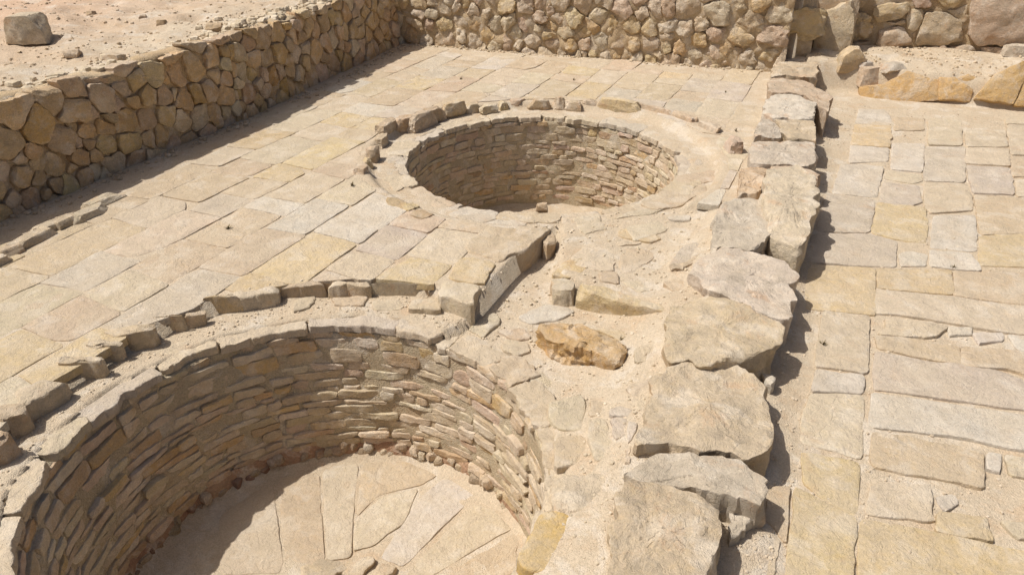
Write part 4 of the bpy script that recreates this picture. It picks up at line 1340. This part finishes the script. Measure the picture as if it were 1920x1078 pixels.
# ------------------------------------------------------------------ single stones of the sunken strip
def lone(name, cr, pts, z, down, col, label, cat, group=None, mat='block', **kw):
    p = np.array([at(x, y, z)[:2] for x, y in crop(*cr, pts)])
    c = centroid(p)
    a = dict(rnd=.012, dome=.004, amp=.014, freq=6, edge=.016, facets=6, cmax=.04, ns=5, cut=(.7, .95), steep=(45, 80), soft=.05, res=.022, nr=9, seed=nseed(), mmax=90)
    a.update(kw)
    V, Fc = stone(p - c, z - down, **a)
    o = mesh_obj(name, V, Fc, mat, None, Matrix.Translation((c[0], c[1], z)), tone(col, 3), sharp=20)
    return tag(o, label, cat, group)
VV, WW = (820, 560, .3709), (1020, 360, .3711)
lone('step_stone', VV, [(500,135),(620,108),(820,165),(955,212),(962,270),(880,292),(690,248),(560,215)], -.04, -.26, OCH, 'rough ochre stone with a chipped face lying across the sunken strip', 'stone', amp=.022, freq=9, cmax=.06, facets=10, rnd=.006, dome=0, soft=.02, steep=(25, 82), edge=.030, layer=.035, ns=7)
lone('step_stone', WW, [(152,462),(300,478),(480,538),(632,580),(622,604),(400,560),(160,500)], -.035, -.26, YEL, 'long narrow yellowish step stone butting against the block wall', 'stone', amp=.012)
lone('step_stone', WW, [(32,432),(130,430),(152,465),(150,505),(40,500)], -.06, -.26, CREAM, 'small pale squared stone at the end of the long step stone', 'stone', amp=.014)
lone('drum_stone', VV, [(590,870),(700,862),(850,860),(915,905),(940,970),(900,1040),(820,1078),(700,1085),(560,1060)], -.055, -.26, CREAM, 'smooth round-ended cream stone between the near vat and the block wall', 'stone', rnd=.05, dome=.0, amp=.010, facets=2, cmax=.02, res=.02, soft=.3, mat='block')
lone('yellow_slab', (0, 0, 1), [(1012,954),(1050,958),(1078,972),(1072,1012),(1042,1072),(1000,1072),(962,1056),(980,1010)], -.075, -.22, (204, 172, 112), 'smooth mustard yellow slab on the rim of the near vat', 'slab', rnd=.012, dome=.004, amp=.003, facets=0, mat='slab', soft=.15)
lone('rough_stone', WW, [(637,352),(700,330),(790,325),(795,345),(700,388),(645,385)], .0, -.12, TAN, 'knobbly pitted stone wedged against the grey block of the wall', 'stone', amp=.03, freq=9)

# loose stones: (pixel box, base level, tone, label)
def hit(x, y):
    """where the line of sight first meets the ground"""
    d = ray(x, y)
    T = np.linspace(2.5, 25, 2500) / np.linalg.norm(d)
    Q = CAM + T[:, None] * d
    k = np.argmax(Q[:, 2] < ground_z(Q[:, :2]))
    return Q[k]

def loose(x0, y0, x1, y1, z, col, label, name='loose_stone', group=None, depth=.8, rot=None, k=.85, rough=.05, **kw):
    if z is None:
        z = hit((x0 + x1) / 2, y1 - 2)[2]
    p = at((x0 + x1) / 2, y1 - 2, z)
    z = gz(p[0], p[1]) if z > .5 else z
    p = at((x0 + x1) / 2, y1 - 2, z)
    dist = np.linalg.norm(p - CAM)
    w, h = (x1 - x0) * dist / F_PX, (y1 - y0) * dist / F_PX * k
    away = np.array([_h[0], _h[1]]) * w * depth * .4
    Vr, Fr = rock(w, w * depth, h + .02, 12, 4, rough, nseed(), squar=.88, **kw)
    o = mesh_obj(name, Vr, Fr, 'block', None, Matrix.Translation((p[0] + away[0], p[1] + away[1], gz(p[0] + away[0], p[1] + away[1]) - .02 if z > .5 else z - .02)) @ Matrix.Rotation(rng.uniform(-.3, .3) + YAW if rot is None else rot, 4, 'Z'), tone(col, 4), sharp=20)
    return tag(o, label, 'stone', group)
loose(20, 42, 77, 90, 1.0, CREAM, 'large pale squared stone standing alone on the gravel terrace')
loose(198, 101, 230, 118, 1.0, TAN, 'flat tan stone lying on the terrace near the wall top', k=.7)
loose(385, 50, 415, 66, 1.0, BROWN, 'brown rough lump on the terrace beside the wall top', k=.7)
loose(120, 98, 145, 112, 1.0, BROWN, 'small rough stone with a stub beside a flat pale slab on the terrace', k=.7)
loose(83, 134, 102, 150, 1.0, BROWN, 'small dark lump sitting on the top of the shaded wall', k=.7)
loose(115, 137, 126, 149, 1.0, TAN, 'pebble sized stone next to the dark lump on the wall top', k=.7)
loose(162, 22, 176, 31, 1.0, BROWN, 'little brown stone far out on the gravel terrace', k=.7)
loose(295, 42, 310, 52, 1.0, BROWN, 'lone little stone halfway out on the gravel terrace', k=.7)
loose(260, 30, 272, 37, 1.0, PINK, 'tiny pinkish stone on the gravel terrace', k=.7)
loose(1005, 383, 1027, 400, Z_LEDGE2 + .01, BROWN, 'small brown stone on the near lip of the far vat')
loose(1613, 128, 1657, 164, None, PINK, 'rounded pinkish stone resting on the ochre step', k=.8)
loose(1577, 96, 1620, 140, None, YEL, 'broken yellow stone at the end of the ochre step', k=.9)
loose(1611, 116, 1634, 133, None, WHITE, 'small white stone beside the rounded pinkish stone', k=.7)
loose(1660, 118, 1700, 138, None, GREY, 'flat grey stone on the ledge behind the ochre step', k=.6)
loose(1466, 20, 1548, 82, .42, YEL, 'big pitted block perched where the dividing wall meets the back wall', name='pitted_block', k=.9, depth=.7, rough=.16)
loose(1545, 26, 1572, 56, .44, TAN, 'small knob of stone perched beside the pitted block', k=.9)
loose(1892, 86, 1925, 108, None, GREY, 'bluish grey rough stone at the foot of the boulder wall', k=.7)
# kerb line by the left wall
kl = empty('kerb_line', (-6.4, 4, 0))
tag(kl, 'low line of half-buried stones running beside the shaded wall', 'kerb')
for (x0, y0, x1, y1) in ((-60, 470, 0, 510), (0, 452, 32, 482), (28, 428, 90, 460), (72, 400, 112, 436), (108, 398, 146, 424), (138, 386, 192, 412), (168, 354, 224, 386)):
    p = at((x0 + x1) / 2, y1 - 4, 0)
    dist = np.linalg.norm(p - CAM)
    w = (x1 - x0) * dist / F_PX
    Vr, Fr = rock(w * 1.35, .16, .13, 9, 4, .06, nseed(), squar=.85)
    mesh_obj('kerb_stone', Vr, Fr, 'block', kl, Matrix.Translation((p[0], p[1], -.055)) @ Matrix.Rotation(math.pi / 2 + rng.uniform(-.1, .1), 4, 'Z'), tone(pick((TAN, 1), (CREAM, 1)), 6), sharp=20)

# ------------------------------------------------------------------ gravel, chips and a few dry weeds
def gravel():
    lib = [rock(1, 1, rng.uniform(.5, .8), 2, 3, .12, 900 + i, squar=.5) for i in range(12)]
    def scatter(name, gen, n, smin, smax, mat, color, nxy=None):
        Vs, Fs, nv = [], [], 0
        pts = np.array([gen() for _ in range(n)])
        zz = ground_z(pts)
        for (x, y), z in zip(pts, zz):
            if np.hypot(x - C1[0], y - C1[1]) < R1 + .12 or np.hypot(x - C2[0], y - C2[1]) < R2 + .12:
                continue
            V, Fc = lib[rng.randrange(12)]
            s = smin * (smax / smin) ** (rng.random() ** 2.2)
            a = rng.uniform(0, 6.28)
            ca, sa = math.cos(a) * s, math.sin(a) * s
            Vs.append(np.c_[V[:, 0] * ca - V[:, 1] * sa + x, V[:, 0] * sa + V[:, 1] * ca + y, V[:, 2] * s + z - s * .18])
            Fs += [tuple(i + nv for i in q) for q in Fc]
            nv += len(V)
        o = mesh_obj(name, np.vstack(Vs), Fs, mat, color=color, smooth=False)
        return o
    def terr():
        u = rng.random() ** 1.6
        y = rng.uniform(2.5, 17)
        return (left_x(y) - .3 - u * 12, y)
    tag(scatter('gravel', terr, 9000, .008, .05, 'gravel', tone(TAN, 2)), 'loose tan gravel strewn over the terrace', 'gravel', kind='stuff')
    def right():
        y = 2.0 + 10 * rng.random() ** 1.3
        return (wall_x(y) + .25 + rng.random() ** 1.5 * 2.6, y)
    tag(scatter('gravel', right, 9000, .005, .024, 'gravel', tone(CREAM, 2)), 'fine pale gravel in the joints of the lower court', 'gravel', kind='stuff')
    def upper():
        return (rng.uniform(-.6, 3.2), Y_STEP + rng.uniform(.3, 1.6))
    tag(scatter('gravel', upper, 900, .008, .06, 'gravel', tone(TAN, 2)), 'stony grit on the ledge under the boulder wall', 'gravel', kind='stuff')
    def mid():
        y = 1.0 + 6 * rng.random()
        return (wall_x(y) - .1 - rng.random() * 2.0, y)
    tag(scatter('gravel', mid, 5000, .005, .030, 'gravel', tone(CREAM, 2)), 'fine gravel scattered in the sunken strip', 'gravel', kind='stuff')
    def ledge():
        a = rng.uniform(1.3, 4.4)
        r = rng.uniform(R1 + .15, K1 + .1)
        return (C1[0] + math.cos(a) * r, C1[1] + math.sin(a) * r)
    tag(scatter('gravel', ledge, 1600, .005, .024, 'gravel', tone(CREAM, 2)), 'grit lying on the ledge of the near vat', 'gravel', kind='stuff')
    def wtop():
        y = rng.uniform(1, 12)
        return (left_x(y) - .24 - abs(rng.gauss(0, .22)), y)
    tag(scatter('rubble', wtop, 1500, .015, .15, 'gravel', tone(CREAM, 2)), 'pale crumbled rubble along the top of the shaded wall', 'rubble', kind='stuff')
    def foot():
        y = rng.uniform(2, 12)
        return (left_x(y) + .02 + abs(rng.gauss(0, .12)), y)
    tag(scatter('gravel', foot, 500, .012, .07, 'gravel', tone(TAN, 2, .95)), 'fallen chips along the foot of the shaded wall', 'gravel', kind='stuff')
    def bfoot():
        x = rng.uniform(-7.3, -1.3)
        return (x, back_y(x) - .03 - abs(rng.gauss(0, .08)))
    tag(scatter('gravel', bfoot, 350, .012, .06, 'gravel', tone(TAN, 2)), 'fallen chips along the foot of the sunlit back wall', 'gravel', kind='stuff')
gravel()

def weed(px, py, z, size, label):
    p = at(px, py, z)
    V, Fc = [], []
    for k in range(30):
        a, t = rng.uniform(0, 6.28), rng.uniform(.2, 1.2)
        L = size * rng.uniform(.3, 1.0)
        d = np.array([math.cos(a) * math.sin(t), math.sin(a) * math.sin(t), math.cos(t)])
        s = np.cross(d, [0, 0, 1]); s = s / (np.linalg.norm(s) + 1e-6) * size * .03
        m = d * L * .55 + np.array([0, 0, L * .06])
        i = len(V)
        V += [-s, s, m + s * 1.4, m - s * 1.4, d * L]
        Fc += [(i, i + 1, i + 2, i + 3), (i + 3, i + 2, i + 4)]
    o = mesh_obj('dry_weed', np.array(V), Fc, 'weed', None, Matrix.Translation((p[0], p[1], p[2])), smooth=False)
    return tag(o, label, 'weed', 'dry weeds in the joints')
weed(1543, 648, Z_R + .01, .06, 'dry weed sprig on a cream slab of the lower court')
weed(1787, 503, Z_R + .01, .05, 'dry weed tuft in the joint between white and yellow slabs')
weed(1640, 514, Z_R + .01, .03, 'tiny weed in the joint of two yellow slabs')
weed(864, 150, 0, .07, 'dark weed clump in the paving near the back wall corner')
weed(1076, 152, 0, .06, 'green brown weed in the paving below the middle of the back wall')
weed(1360, 175, 0, .05, 'small weed in the paving beside the far end of the block wall')
weed(1380, 247, 0, .06, 'small weed between the far vat kerb and the block wall')
weed(428, 430, 0, .07, 'dry weed in a joint of the court between pale slabs')
weed(660, 350, 0, .07, 'dry weed beside the kerb of the far vat')
weed(1165, 638, -.035, .05, 'thin sprig on top of the chipped ochre stone')
